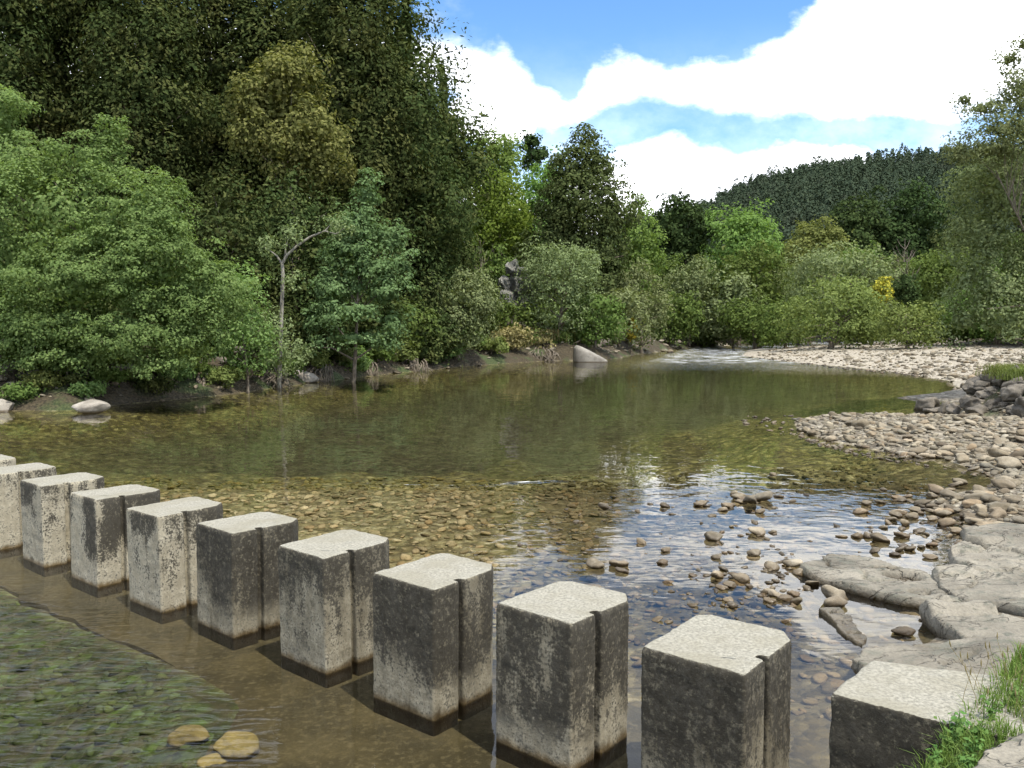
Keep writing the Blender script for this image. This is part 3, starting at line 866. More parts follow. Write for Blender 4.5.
rock_at('boulder', 345, 372, 50, 'low tan rock shelf right of the sunlit sloping rock', M_BOULDER, 17, 'boulder', z=.1, sq=(1, .4, .22))
# the slanted boulder: steep left end, long slope to the right
V, Fc = ICO[4]
x0, y0 = W(591, 362)
s = 34 / F * y0 / 2
V = V.copy()
q = np.sign(V) * np.abs(V) ** 0.55
q /= np.abs(q).max(axis=0)
q[:, 2] = q[:, 2] * (0.50 - 0.42 * q[:, 0])
q[:, 0] += -0.10 * q[:, 2]
q[:, 1] *= 0.75
q *= (1 + 0.04 * fbm(q, 2.0, 3, 4))[:, None]
o = link('boulder', mesh_np('boulder', q, Fc, True), M_GREYROCK, None, (x0, y0 + 0.5, 0.02))
o.scale = (s, s, s * 1.30)
set_props(o, 'big slanted grey boulder rising from the water at the far left bank', 'boulder')
# ------------------------------------------------------------------ loose river stones
rs = np.random.RandomState(7)
VAR = [rock_mesh('river_stone', 3, 100 + k, (1, .58 + .3 * rs.rand(), .34 + .22 * rs.rand()), 0.85, 0.2) for k in range(16)]
for v_ in VAR: v_.materials.append(M_STONE)
cands = []   # (px, py, width px, zone)
def scatter(n, poly, wmin, wmax, zone, pw=2.0):
    P = np.array(poly, float)
    lo_, hi_ = P.min(0), P.max(0)
    k = 0
    tries = 0
    while k < n and tries < n * 60:
        tries += 1
        a = lo_ + rs.rand(2) * (hi_ - lo_)
        if poly_dist(np.array([a[0]]), np.array([a[1]]), poly)[0] < 0: continue
        w = wmin + (wmax - wmin) * rs.rand() ** pw
        cands.append((a[0], a[1], w, zone)); k += 1
def cluster(n, cx, cy, sx_, sy_, wmin, wmax, zone, pw=1.6):
    for _ in range(n):
        cands.append((cx + rs.normal() * sx_, cy + rs.normal() * sy_, wmin + (wmax - wmin) * rs.rand() ** pw, zone))
# placed one by one from the photograph: px, py, width
hand = [(700, 505, 15), (740, 499, 18), (751, 503, 26), (762, 500, 22), (728, 507, 14), (760, 513, 12), (775, 508, 9), (778, 497, 9), (806, 495, 8), (665, 507, 11), (713, 539, 22), (757, 534, 20),
        (755, 523, 9), (780, 497, 10), (716, 558, 13), (754, 555, 15), (771, 568, 17), (793, 566, 22), (800, 574, 16), (812, 584, 14), (717, 577, 18), (724, 570, 12), (735, 577, 14), (741, 580, 18), (730, 586, 16), (722, 589, 14),
        (768, 594, 16), (777, 597, 18), (785, 600, 16), (770, 602, 14), (793, 595, 14), (795, 603, 15), (728, 601, 13), (732, 606, 12), (694, 606, 11), (713, 604, 9), (836, 600, 30), (837, 606, 26), (786, 622, 12), (668, 583, 11),
        (642, 543, 13), (666, 551, 12), (662, 563, 12), (595, 567, 26), (618, 566, 20), (622, 572, 16), (605, 508, 14), (637, 511, 10), (576, 522, 10), (657, 620, 13), (903, 634, 21), (923, 620, 9), (655, 592, 9), (690, 594, 8), (560, 560, 10), (520, 545, 9),
        (860, 513, 14), (866, 505, 12), (880, 503, 11), (898, 500, 14), (874, 552, 13), (910, 550, 12), (921, 548, 11), (932, 546, 12), (930, 558, 14), (857, 537, 12), (868, 537, 14), (880, 541, 18), (883, 528, 10), (905, 525, 14), (912, 518, 14),
        (956, 486, 12), (1003, 495, 26), (981, 501, 18), (972, 512, 16), (1010, 512, 20), (940, 514, 14), (952, 512, 16), (932, 520, 13), (946, 525, 16), (956, 533, 15), (920, 532, 12), (902, 537, 15), (838, 585, 10), (848, 588, 12), (858, 590, 12), (746, 424, 8), (983, 465, 14), (1000, 464, 20), (1015, 467, 18), (1008, 474, 26)]
for a, b, w in hand: cands.append((a, b, w, 'near'))
cluster(70, 730, 585, 30, 18, 4, 11, 'near')
cluster(30, 745, 503, 22, 8, 4, 12, 'near')
cluster(26, 760, 550, 30, 12, 4, 10, 'near')
cluster(26, 785, 598, 20, 10, 5, 11, 'near')
cluster(24, 800, 570, 16, 7, 5, 12, 'near')
cluster(60, 905, 532, 34, 14, 4, 13, 'near')
cluster(40, 960, 508, 26, 12, 5, 18, 'near')
scatter(110, [(560, 500), (700, 490), (830, 540), (840, 600), (700, 640), (600, 610)], 3, 9, 'near', 2.5)
scatter(26, [(400, 490), (600, 490), (640, 560), (520, 580)], 3, 7, 'near', 2.5)
scatter(90, [(940, 500), (1024, 480), (1060, 530), (1000, 560), (950, 540)], 6, 22, 'shore', 2.0)
scatter(30, [(975, 575), (1060, 560), (1060, 620), (1000, 610)], 5, 14, 'shore', 2.0)
scatter(900, [(797, 419), (830, 415), (900, 417), (955, 420), (1024, 408), (1060, 420), (1060, 465), (985, 466), (935, 455), (895, 454), (855, 446), (828, 441), (801, 430)], 2.5, 13, 'bar', 3.2)
scatter(26, [(830, 425), (950, 425), (1024, 415), (1060, 420), (1060, 465), (985, 466), (900, 450)], 11, 19, 'bar', 2.0)
scatter(90, [(790, 428), (830, 443), (860, 449), (900, 457), (960, 468), (985, 478), (940, 468), (880, 460), (820, 448), (785, 432)], 2.5, 9, 'near', 2.0)
scatter(30, [(735, 415), (800, 415), (810, 442), (760, 430)], 3, 8, 'bar', 2.0)
scatter(60, [(950, 372), (1024, 372), (1040, 400), (1000, 400), (955, 392)], 4, 13, 'pile', 1.5)
scatter(900, [(745, 355), (800, 350), (1040, 350), (1040, 372), (955, 378), (915, 374), (868, 368), (791, 361)], 1.2, 5, 'far', 2.5)
# left bank waterline
lb = [(-10, 408), (70, 407), (150, 399), (215, 393), (300, 381), (400, 371), (470, 364), (545, 359), (606, 357.5), (640, 352), (700, 346.5)]
for _ in range(330):
    t = rs.rand() ** 0.9 * (len(lb) - 1)
    i = int(t); f = t - i
    a = lb[i][0] * (1 - f) + lb[i + 1][0] * f; b = lb[i][1] * (1 - f) + lb[i + 1][1] * f
    near = 1.0 if a < 300 else 0.75
    cands.append((a + rs.normal() * 4, b + rs.normal() * 1.3, (3 + 9 * rs.rand() ** 2.2) * near, 'left'))
pos = []
pp = np.array([W(a, b) for a, b, w, zn in cands])
zz_, _, _, dd_ = ground_z(pp[:, 0], pp[:, 1])
items = []
for (a, b, w, zn), (x, y), zg, dq in zip(cands, pp, zz_, dd_):
    if zn in ('bar', 'far', 'pile', 'shore'):
        # on land: the sight line meets the higher ground nearer by
        z = max(zg, -0.02)
        if z > 0.02:
            x, y = W(a, b, min(z, 1.2)); z = max(gz(x, y), -0.02)
    else:
        z = max(zg, -0.01)
        if zn == 'left' and zg < -0.25: continue
    s = w / F * math.hypot(x, y) / 2
    if y < 2.5: continue
    items.append((w, x, y, z, s, zn))
items.sort(key=lambda q_: -q_[0])
zone_label = {
    'near': ('small rounded river stone standing out of the rippled shallows behind the stepping stones', 'loose stones in the shallows'),
    'shore': ('rounded tan stone at the right shore above the bedrock slabs', 'loose stones on the right shore'),
    'bar': ('pale rounded cobble on the low gravel bar reaching into the pool', 'cobbles of the middle gravel bar'),
    'pile': ('angular grey stone in the heap beyond the gravel bar', 'stones of the heap beyond the bar'),
    'far': ('sunlit pale stone on the far gravel bank below the bushes', 'stones of the far gravel bank'),
    'left': ('brown stone along the shaded waterline of the left bank', 'stones along the left bank')}
nind = 250
rest = []
for k, (w, x, y, z, s, zn) in enumerate(items):
    sink = 0.12 if zn == 'near' else 0.2
    if k < nind:
        me = VAR[rs.randint(len(VAR))]
        o = link('river_stone', me, None, None, (x, y, z + s * 0.45 * (1 - 2 * sink) * 1.0))
        o.scale = (s, s * rs.uniform(.85, 1.15), s * rs.uniform(.8, 1.2))
        o.rotation_euler = (rs.normal() * .18, rs.normal() * .18, rs.normal() * 0.6 + (math.pi if rs.rand() < .5 else 0))
        set_props(o, zone_label[zn][0], 'stone', zone_label[zn][1])
    else:
        rest.append((x, y, z + s * 0.2, s))

def stones_mesh(name, items_, seed, sub=2, flat=(.28, .55)):
    r_ = np.random.RandomState(seed)
    base = [rock_verts(sub, 300 + seed * 7 + k, (1, .55 + .35 * r_.rand(), flat[0] + (flat[1] - flat[0]) * r_.rand()), 0.9, 0.2) for k in range(12)]
    VS, FS, off = [], [], 0
    for (x, y, z, s) in items_:
        Vb, Fb = base[r_.randint(10)]
        a = r_.rand() * 6.283; ca, sa = math.cos(a), math.sin(a)
        tx, ty = r_.normal() * .15, r_.normal() * .15
        V2 = Vb * s
        V3 = np.stack([V2[:, 0] * ca - V2[:, 1] * sa + x, V2[:, 0] * sa + V2[:, 1] * ca + y, V2[:, 2] + V2[:, 0] * tx + V2[:, 1] * ty + z], 1)
        VS.append(V3); FS.append(Fb + off); off += len(Vb)
    return mesh_np(name, np.concatenate(VS), np.concatenate(FS), True)
# plus a fine spread of pebbles on the bars, too many to count
def land_fill(n, poly, smin, smax, pw=2.0):
    P = np.array(poly, float)
    lo_, hi_ = P.min(0), P.max(0)
    a = lo_ + rs.rand(n, 2) * (hi_ - lo_)
    a = a[poly_dist(a[:, 0], a[:, 1], poly) > 0]
    w = smin + (smax - smin) * rs.rand(len(a)) ** pw
    pw_ = np.array([W(p, q) for p, q in a])
    z = ground_z(pw_[:, 0], pw_[:, 1])[0]
    return [(x, y, zz1 + s1 * .15, s1) for (x, y), zz1, s1 in zip(pw_, z, w) if zz1 > -0.12]
rest += land_fill(4200, [(795, 418), (960, 415), (1100, 400), (1100, 500), (1000, 484), (985, 474), (935, 456), (860, 447), (800, 431)], .03, .13)
rest += land_fill(1300, [(930, 505), (1004, 484), (1100, 470), (1100, 640), (970, 600), (960, 540)], .02, .09)
rest += land_fill(3800, [(742, 357), (790, 351), (1100, 349), (1100, 392), (955, 380), (868, 369)], .05, .24)
g_ = link('gravel', stones_mesh('gravel', rest, 1), M_STONES)
set_props(g_, 'countless small stones covering the gravel bars and banks', None, None, 'stuff')
# submerged cobbles of the shallows
sub_ = []
n = 11000
xx = rs.uniform(-9, 6.5, n); yy = rs.uniform(4.2, 15.5, n)
zz, _, aa, dd = ground_z(xx, yy)
sacr = (xx + 2.5) * 0.62 + (yy - 6.14) * 0.79
keep = (dd < 0.1) & (sacr > 2.0 - 0.0) | ((dd < 0.1) & (xx > 2.2))
sz = 0.022 + 0.065 * rs.rand(n) ** 2.4
for x, y, z, s in zip(xx[keep], yy[keep], zz[keep], sz[keep]):
    sub_.append((x, y, min(z + s * .15, -0.012 - s * .35) if rs.rand() < .93 else z + s * .3, s))
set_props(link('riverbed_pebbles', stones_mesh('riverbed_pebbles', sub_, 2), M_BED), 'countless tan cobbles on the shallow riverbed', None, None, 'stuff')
n = 9000
xx = rs.uniform(-11, -1.3, n); yy = rs.uniform(3.5, 13, n)
zz = ground_z(xx, yy)[0]
sacr = (xx + 2.5) * 0.62 + (yy - 6.14) * 0.79
dpa = -poly_dist(xx, yy, APRON)
kp = (sacr < -0.05) & (xx < -1.75) & (dpa > .05)
sz = (0.025 + 0.075 * rs.rand(n) ** 2.2) * (.5 + .5 * smooth01(dpa, 0, .8))
set_props(link('algae_stones', stones_mesh('algae_stones', [(x, y, z + s * .05, s) for x, y, z, s in zip(xx[kp], yy[kp], zz[kp], sz[kp])], 3, 2), M_ALGAE), 'green algae covered stones on the bed of the fast water', None, None, 'stuff')

# rock heap at the right, beyond the gravel bar
HV = [rock_mesh('dark_rock', 4, 40 + k, (1, .75, .5), 1.3, .3) for k in range(8)]
for v_ in HV: v_.materials.append(M_DARKROCK)
rh = np.random.RandomState(31)
for k in range(76):
    x = rh.uniform(11.6, 15.4); y = rh.uniform(19.6, 24.6)
    if rh.rand() > .25 and y > 22.8: y -= 1.6
    zg = gz(x, y)
    s = rh.uniform(.14, .45)
    o = link('dark_rock', HV[k % 8], None, None, (x, y, max(zg, 0) + s * .12)); o.scale = (s, s * rh.uniform(.7, 1.2), s * rh.uniform(.7, 1.3))
    o.rotation_euler = (rh.normal() * .35, rh.normal() * .35, rh.rand() * 6.28)
    set_props(o, 'dark angular rock of the heap between the gravel bar and the right frame edge', 'rock', 'dark rocks of the heap at the right')
# crag on the left slope
for k, (a, b, w, hgt, lab) in enumerate([(508, 302, 24, .9, 'grey fractured block at the left foot of the crag on the wooded slope'), (528, 304, 26, .8, 'grey fractured block at the right foot of the crag'),
        (516, 288, 24, .9, 'broad grey block in the middle of the crag on the left slope'), (533, 289, 18, 1.0, 'narrow grey block at the right side of the crag'), (504, 285, 14, 1.0, 'small dark block at the left side of the crag'),
        (520, 274, 18, .9, 'upper grey block of the crag on the left slope'), (512, 268, 12, 1.1, 'small grey block topping the crag on the left slope')]):
    Yc = 61.5 + (k % 3) * .3
    x, z = T(a, b, Yc)
    s = w / F * Yc / 2
    V, Fc = rock_verts(4, 170 + k, (1, .8, hgt), 1.6, .34)
    o = link('crag', mesh_np('crag', V, Fc, False), M_CRAG, None, (x, Yc, z)); o.scale = (s * 1.15, s * 1.2, s * 1.15)
    o.rotation_euler = (.2 * math.sin(k * 3), .3 * math.cos(k * 2), k * 1.1)
    set_props(o, lab, 'crag', 'crag rocks on the left slope')

# ------------------------------------------------------------------ trees
def tube(pts, rads, nseg=7):
    pts = np.asarray(pts, float); n = len(pts)
    V, Fc = [], []
    for i in range(n):
        d = pts[min(i + 1, n - 1)] - pts[max(i - 1, 0)]
        d /= np.linalg.norm(d) + 1e-9
        a = np.cross(d, (0, 0, 1) if abs(d[2]) < .9 else (1, 0, 0)); a /= np.linalg.norm(a) + 1e-9
        b = np.cross(d, a)
        for k in range(nseg):
            t = 2 * math.pi * k / nseg
            V.append(pts[i] + rads[i] * (a * math.cos(t) + b * math.sin(t)))
    for i in range(n - 1):
        for k in range(nseg):
            Fc.append((i * nseg + k, i * nseg + (k + 1) % nseg, (i + 1) * nseg + (k + 1) % nseg, (i + 1) * nseg + k))
    return np.array(V), np.array(Fc)

def merge(parts):
    VS, FS, off = [], [], 0
    for V, Fc in parts:
        VS.append(V); FS.append(Fc + off); off += len(V)
    return np.concatenate(VS), np.concatenate(FS)

def leaves(P, Nn, L, Wd, rng, curl=0.0):
    """rhombic leaves at P facing Nn; L, Wd arrays"""
    n = len(P)
    r = rng.normal(size=(n, 3))
    a = np.cross(Nn, r); a /= np.linalg.norm(a, axis=1)[:, None] + 1e-9
    b = np.cross(Nn, a)
    V = np.empty((n, 4, 3))
    V[:, 0] = P - a * (L / 2)[:, None]
    V[:, 1] = P - b * (Wd / 2)[:, None] - a * (L * .05)[:, None]
    V[:, 2] = P + a * (L / 2)[:, None]
    V[:, 3] = P + b * (Wd / 2)[:, None] - a * (L * .05)[:, None]
    Fc = np.arange(n * 4).reshape(n, 4)
    return V.reshape(-1, 3), Fc

def crown_points(lobes, nleaf, clump, seed, up=0.35, flat=0.75, surf=0.75, droop=0.0, gap=-0.42):
    """leaf positions, normals and size factors: leafy puffs cover the outside of the lobes, larger inner leaves fill the middle"""
    rng = np.random.RandomState(seed)
    lobes = np.array(lobes, float)          # cx cy cz rx ry rz
    ar = (lobes[:, 3] * lobes[:, 5] + lobes[:, 3] * lobes[:, 4] + lobes[:, 4] * lobes[:, 5]) * 4.19
    npf = np.maximum(5, (ar / (clump * clump) * 0.85)).astype(int)
    li = np.repeat(np.arange(len(lobes)), npf)
    nc = len(li)
    d = rng.normal(size=(nc, 3)); d /= np.linalg.norm(d, axis=1)[:, None]
    C = lobes[li, :3] + d * lobes[li, 3:] * rng.uniform(surf, 1.0, nc)[:, None]
    C += rng.normal(size=C.shape) * clump * .5
    keep = np.ones(nc, bool)
    for k, lb_ in enumerate(lobes):
        r = np.linalg.norm((C - lb_[:3]) / lb_[3:], axis=1)
        keep &= ~((r < .72) & (li != k) & (rng.rand(nc) < .9))
    keep &= fbm(C / clump, .22, 2, seed) > gap
    C, d, li = C[keep], d[keep], li[keep]
    if len(C) == 0: C, d, li = lobes[:, :3].copy(), np.tile([0., 0, 1], (len(lobes), 1)), np.arange(len(lobes))
    nc = len(C)
    cr = clump * rng.uniform(.6, 1.35, nc)
    n_in = int(nleaf * .16); n_out = nleaf - n_in
    w = cr ** 2; w /= w.sum()
    ci = rng.choice(nc, n_out, p=w)
    q = rng.normal(size=(n_out, 3)) + d[ci] * .55 + np.array([0, 0, up])
    q /= np.linalg.norm(q, axis=1)[:, None]
    rr = .45 + .6 * rng.rand(n_out) ** .6
    q2 = q.copy(); q2[:, 2] *= flat
    P = C[ci] + q2 * (cr[ci] * rr)[:, None]
    P[:, 2] -= droop * np.hypot(q2[:, 0], q2[:, 1]) * cr[ci]
    Nn = q + d[ci] * .4 + rng.normal(size=(n_out, 3)) * .42
    Nn[:, 2] += up
    lw = ar / ar.sum()
    lj = rng.choice(len(lobes), n_in, p=lw)
    dd_ = rng.normal(size=(n_in, 3)); dd_ /= np.linalg.norm(dd_, axis=1)[:, None]
    Pi = lobes[lj, :3] + dd_ * lobes[lj, 3:] * rng.uniform(.25, .68, n_in)[:, None]
    P = np.concatenate([P, Pi]); Nn = np.concatenate([Nn, dd_ + rng.normal(size=(n_in, 3)) * .3])
    Nn /= np.linalg.norm(Nn, axis=1)[:, None]
    S = np.concatenate([rng.uniform(.65, 1.35, n_out), rng.uniform(1.3, 1.9, n_in)])
    return P, Nn, C, S

def make_tree(name, label, cat, X, Y, z0, lobes, nleaf, clump, leafsize, mat, seed, bark=None, trunk_r=0.15, aspect=0.55, group=None,
              flat=.75, up=.35, droop=0., nlimb=10, lean=(0, 0), trunk_base=None, surf=.75, top_frac=.62, gap=-.42):
    root = bpy.data.objects.new(name, None); COL.objects.link(root)
    root.location = (X, Y, z0); root.empty_display_size = .5
    set_props(root, label, cat, group)
    rng = np.random.RandomState(seed + 1000)
    P, Nn, C, S = crown_points(lobes, nleaf, clump, seed, up, flat, surf, droop, gap)
    sz = leafsize * S
    V, Fc = leaves(P, Nn, sz, sz * aspect, rng)
    link('crown', mesh_np('crown', V, Fc, False), mat, root)
    lob = np.array(lobes)
    ctop = (lob[:, 2] + lob[:, 5]).max()
    cmean = np.average(lob[:, :3], axis=0)
    tb = np.array(trunk_base if trunk_base else (0, 0, -.3), float)
    te = np.array([cmean[0], cmean[1], max(ctop * top_frac, .5)])
    npt = 9
    tp = []
    for i in range(npt):
        f = i / (npt - 1)
        p = tb * (1 - f) + te * f
        p = p + np.array([math.sin(f * 5 + seed), math.cos(f * 4 + seed * 2), 0]) * trunk_r * 1.5 * f * (1 - f * .5)
        tp.append(p)
    tp = np.array(tp)
    tr = [trunk_r * (1.25 if i == 0 else 1) * (1 - .85 * i / (npt - 1)) for i in range(npt)]
    parts = [tube(tp, tr, 8)]
    idx = rng.permutation(len(C))[:nlimb * 3]
    cnt = 0
    for j in idx:
        c = C[j]
        if cnt >= nlimb: break
        cnt += 1
        hf = np.clip((c[2] - tb[2]) / (te[2] - tb[2]) * .72, .12, .88)
        k = hf * (npt - 1); i0 = int(k)
        s0 = tp[i0] * (1 - (k - i0)) + tp[min(i0 + 1, npt - 1)] * (k - i0)
        r0 = trunk_r * (1 - .85 * hf) * .6
        mid = (s0 + c) / 2 + np.array([0, 0, .12 * np.linalg.norm(c - s0)]) * (1 if droop >= 0 else -1)
        a1 = s0 * .5 + mid * .5 + rng.normal(size=3) * .04; a2 = mid * .5 + c * .5
        parts.append(tube([s0, a1, mid, a2, c], [r0, r0 * .8, r0 * .6, r0 * .4, r0 * .12], 5))
    V, Fc = merge(parts)
    link('trunk', mesh_np('trunk', V, Fc, True), bark or BARK, root)
    return root

def blob_lobes(w, d, z0, z1, seed, n=9, shape='round'):
    """envelope of a crown w wide, d deep, from z0 to z1, as several uneven lobes"""
    rng = np.random.RandomState(seed)
    Hh = z1 - z0
    out = []
    if shape == 'round':
        out.append((0, 0, (z0 + z1) / 2, w * .40, d * .40, Hh * .42))
        for k in range(n):
            a = rng.rand() * 6.283; h = rng.uniform(.18, .82)
            rr = math.sqrt(max(0, 1 - (2 * h - 1) ** 2)) * .62
            s = rng.uniform(.16, .27)
            out.append((math.cos(a) * w * .5 * rr, math.sin(a) * d * .5 * rr, z0 + Hh * h, w * s, d * s, Hh * s * .75))
        out.append((rng.uniform(-.08, .08) * w, 0, z1 - Hh * .17, w * .2, d * .2, Hh * .17))
    elif shape == 'column':
        m = 11
        for k in range(m):
            h = (k + .5) / m
            env = (.50 - .14 * h) if h < .7 else (.40 - (h - .7) * .95)
            env = max(env, .10)
            for j in range(3 if h < .85 else 1):
                a = rng.rand() * 6.283
                s = env * rng.uniform(.62, .9)
                off = env * rng.uniform(.15, .6) if h < .85 else 0
                out.append((math.cos(a) * w * off, math.sin(a) * d * off, z0 + Hh * h, w * s * .8, d * s * .8, Hh / m * rng.uniform(.9, 1.5)))
        out.append((0, 0, z1 - Hh * .06, w * .09, d * .09, Hh * .06))
    elif shape == 'oval':
        for k, (h, e) in enumerate([(.12, .36), (.28, .46), (.45, .50), (.62, .46), (.78, .36), (.90, .22)]):
            for j in range(3 if e > .3 else 1):
                a = rng.rand() * 6.283
                off = e * rng.uniform(.3, .55)
                out.append((math.cos(a) * w * off, math.sin(a) * d * off, z0 + Hh * (h + rng.uniform(-.04, .04)), w * e * .58, d * e * .58, Hh * .13))
            out.append((0, 0, z0 + Hh * h, w * e * .75, d * e * .75, Hh * .12))
    elif shape == 'cone':
        m = 9
        for k in range(m):
            h = (k + .5) / m
            env = .52 * (1 - h) ** .8 + .05
            for j in range(3 if h < .8 else 1):
                a = rng.rand() * 6.283
                out.append((math.cos(a) * w * env * .45, math.sin(a) * d * env * .45, z0 + Hh * h, w * env * .6, d * env * .6, Hh / m * .8))
    elif shape == 'fan':   # bush that sprays upward from its base
        out.append((0, 0, z0 + Hh * .42, w * .40, d * .40, Hh * .42))
        for k in range(n):
            a = rng.rand() * 6.283; h = rng.uniform(.45, .85)
            rr = rng.uniform(.3, .75)
            out.append((math.cos(a) * w * .42 * rr, math.sin(a) * d * .42 * rr, z0 + Hh * h * (1 - .25 * rr), w * .17, d * .17, Hh * .17))
    return out

def tree_px(name, label, cat, px, ytop, ybot, wpx, Y, leaf, seed, shape='round', density=.42, leafpx=3.2, clumppx=None, depth=None, trunk=True, group=None, aspect=.72, nlobe=9, dz=0.0, zbase=None, **kw):
    """tree from its place in the photograph: crown from row ytop to ybot, wpx wide, standing at distance Y"""
    X, zt = T(px, ytop, Y)
    _, zb = T(px, ybot, Y)
    g0 = gz(X, Y) if zbase is None else zbase
    zb = max(zb, g0 + .1)
    w = wpx / F * Y
    d = depth or min(w, 9.0)
    lobes = blob_lobes(w * 1.04, d, zb - g0, zt - g0, seed, nlobe, shape)
    area = wpx * max(20, (min(ybot, 400) - max(ytop, -60)))
    nleaf = int(max(1500, area * density * 1.15))
    ls = leafpx * Y / F
    cl = (clumppx or max(7, wpx * .09)) * Y / F
    return make_tree(name, label, cat, X, Y, g0, lobes, nleaf, cl, ls, LEAF[leaf], seed, trunk_r=max(.05, w * .035), aspect=aspect, group=group, **kw)

FOREST = 'tall dark trees of the left bank'
# wall of tall dark trees on the left bank, photo columns left to right
dk = [(-60, -190, 330, 170, 42, 'dark', 'tall dark evergreen at the left frame edge, topmost behind the big leafy tree'),
      (40, -150, 330, 150, 46, 'dark', 'tall dark evergreen second from the left, rising above the big leafy tree'),
      (130, -120, 330, 140, 44, 'dark', 'tall dark evergreen behind the crown tip of the big leafy tree'),
      (205, -90, 330, 120, 48, 'dark', 'tall dark evergreen with a small gap of sky near its top'),
      (265, -60, 330, 120, 50, 'dark', 'tall dark evergreen directly behind the golden topped tree'),
      (340, -110, 340, 120, 47, 'dark', 'tall dark evergreen above the bluish green tree at the waterside'),
      (405, -25, 345, 120, 50, 'dark', 'tall dark evergreen forming the right shoulder of the wood'),
      (443, 70, 330, 66, 57, 'dark', 'dark evergreen at the right end of the wood, lower than its neighbours')]
for k, (a, yt, yb, w, Y, lf, lab) in enumerate(dk):
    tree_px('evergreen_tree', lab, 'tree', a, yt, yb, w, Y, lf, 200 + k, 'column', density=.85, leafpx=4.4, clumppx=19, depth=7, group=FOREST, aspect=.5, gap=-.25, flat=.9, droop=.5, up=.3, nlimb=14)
# second row behind closes the wood
for k, (a, yt, w, Y) in enumerate([(-20, -140, 180, 60), (90, -120, 170, 62), (180, 0, 150, 64), (250, 10, 150, 66), (320, -60, 150, 64), (395, 20, 130, 66)]):
    tree_px('evergreen_tree', 'dark evergreen of the back row, mostly hidden behind the front trees of the left wood', 'tree', a, yt, 330, w, Y, 'dark', 230 + k, 'column', density=.35, leafpx=5.5, clumppx=18, depth=8,
            group='back row trees of the left wood', aspect=.45, flat=.9, up=.3)
tree_px('golden_tree', 'tree with golden sunlit crown in the middle of the dark wood', 'tree', 290, 48, 200, 108, 40.5, 'gold', 250, 'round', density=.8, gap=-.12, surf=.6, leafpx=3.6, clumppx=10, depth=4, flat=.9, nlobe=12)
tree_px('evergreen_tree', 'dark tree standing below the golden crown behind the thin pale tree', 'tree', 290, 170, 350, 130, 38.8, 'dark', 251, 'column', density=.5, leafpx=4.2, clumppx=14, depth=5, aspect=.55, flat=.9, droop=.4, up=.3)
tree_px('evergreen_tree', 'olive tinted low evergreen between the big leafy tree and the golden crown', 'tree', 225, 190, 360, 120, 37, 'dark', 252, 'column', density=.5, leafpx=4.2, clumppx=13, depth=5, aspect=.55, flat=.9, droop=.4, up=.3)
tree_px('evergreen_tree', 'low dark evergreen right of the bluish green tree', 'tree', 425, 190, 350, 90, 53, 'dark', 253, 'column', density=.5, leafpx=4.0, clumppx=12, depth=5, aspect=.55, flat=.9, droop=.4, up=.3)

# big leafy alder at the left: its crown slopes down from upper left to lower right
def px_lobe(px, py, rx, ry, Y, X0, Y0, z0, dy=0, rd=None):
    x, z = T(px, py, Y + dy)
    k = (Y + dy) / F
    return (x - X0, Y + dy - Y0, z - z0, rx * k, (rd or rx * .8) * k, ry * k)
Y0 = 26.0; X0, _ = T(60, 400, Y0); X0 -= 1.0; Y0 += 1.4; z0 = gz(X0, Y0)
L_ = [px_lobe(a, b, r, q, 26.0, X0, Y0, z0, dy) for a, b, r, q, dy in [
    (15, 165, 55, 50, .8), (92, 165, 42, 34, .6), (60, 215, 80, 60, 0), (140, 215, 50, 45, -.2), (150, 265, 62, 48, -.4), (195, 290, 48, 40, 0), (225, 290, 28, 30, .6), (80, 285, 80, 45, -.5), (10, 260, 60, 60, .2),
    (40, 335, 65, 28, -.3), (130, 330, 60, 26, -.5), (185, 335, 38, 28, 0), (-40, 200, 60, 100, .5), (55, 150, 24, 22, .8), (-30, 300, 50, 60, 0), (0, 118, 26, 28, .8), (112, 140, 16, 18, .4), (150, 365, 30, 8, -.7), (60, 360, 60, 7, -.5)]]
make_tree('alder_tree', 'big leafy bright green tree overhanging the water at the left', 'tree', X0, Y0, z0, L_, 120000, .31, .082, LEAF['alder'], 301, trunk_r=.16, flat=.6, nlimb=22, aspect=.75, up=.5, surf=.65, top_frac=.6, gap=-.22)

tree_px('alder_tree', 'small leafy green shrub tree between the big tree and the thin pale tree', 'tree', 245, 262, 385, 60, 30.5, 'alder', 302, 'round', density=.5, leafpx=3.0, clumppx=8, aspect=.7)
Y0 = 36.0; X0, _ = T(352, 380, Y0); z0 = gz(X0, Y0)
L_ = [px_lobe(a, b, r, q, 36, X0, Y0, z0, dy) for a, b, r, q, dy in [(368, 196, 13, 20, .3), (357, 222, 22, 16, 0), (385, 238, 20, 14, .4), (345, 250, 26, 15, -.3), (372, 268, 30, 15, 0), (335, 285, 30, 16, .2), (385, 295, 26, 15, -.2), (352, 312, 40, 15, -.4), (318, 318, 16, 14, 0), (392, 320, 18, 13, 0), (355, 338, 42, 9, 0), (405, 268, 10, 9, .3)]]
make_tree('alder_tree', 'bluish green leafy tree hanging over the water right of the thin pale tree', 'tree', X0, Y0, z0, L_, 17000, .36, .13, LEAF['bluish'], 303, trunk_r=.10, flat=.65, nlimb=14, aspect=.72, up=.5, surf=.65, gap=-.25, top_frac=.75)
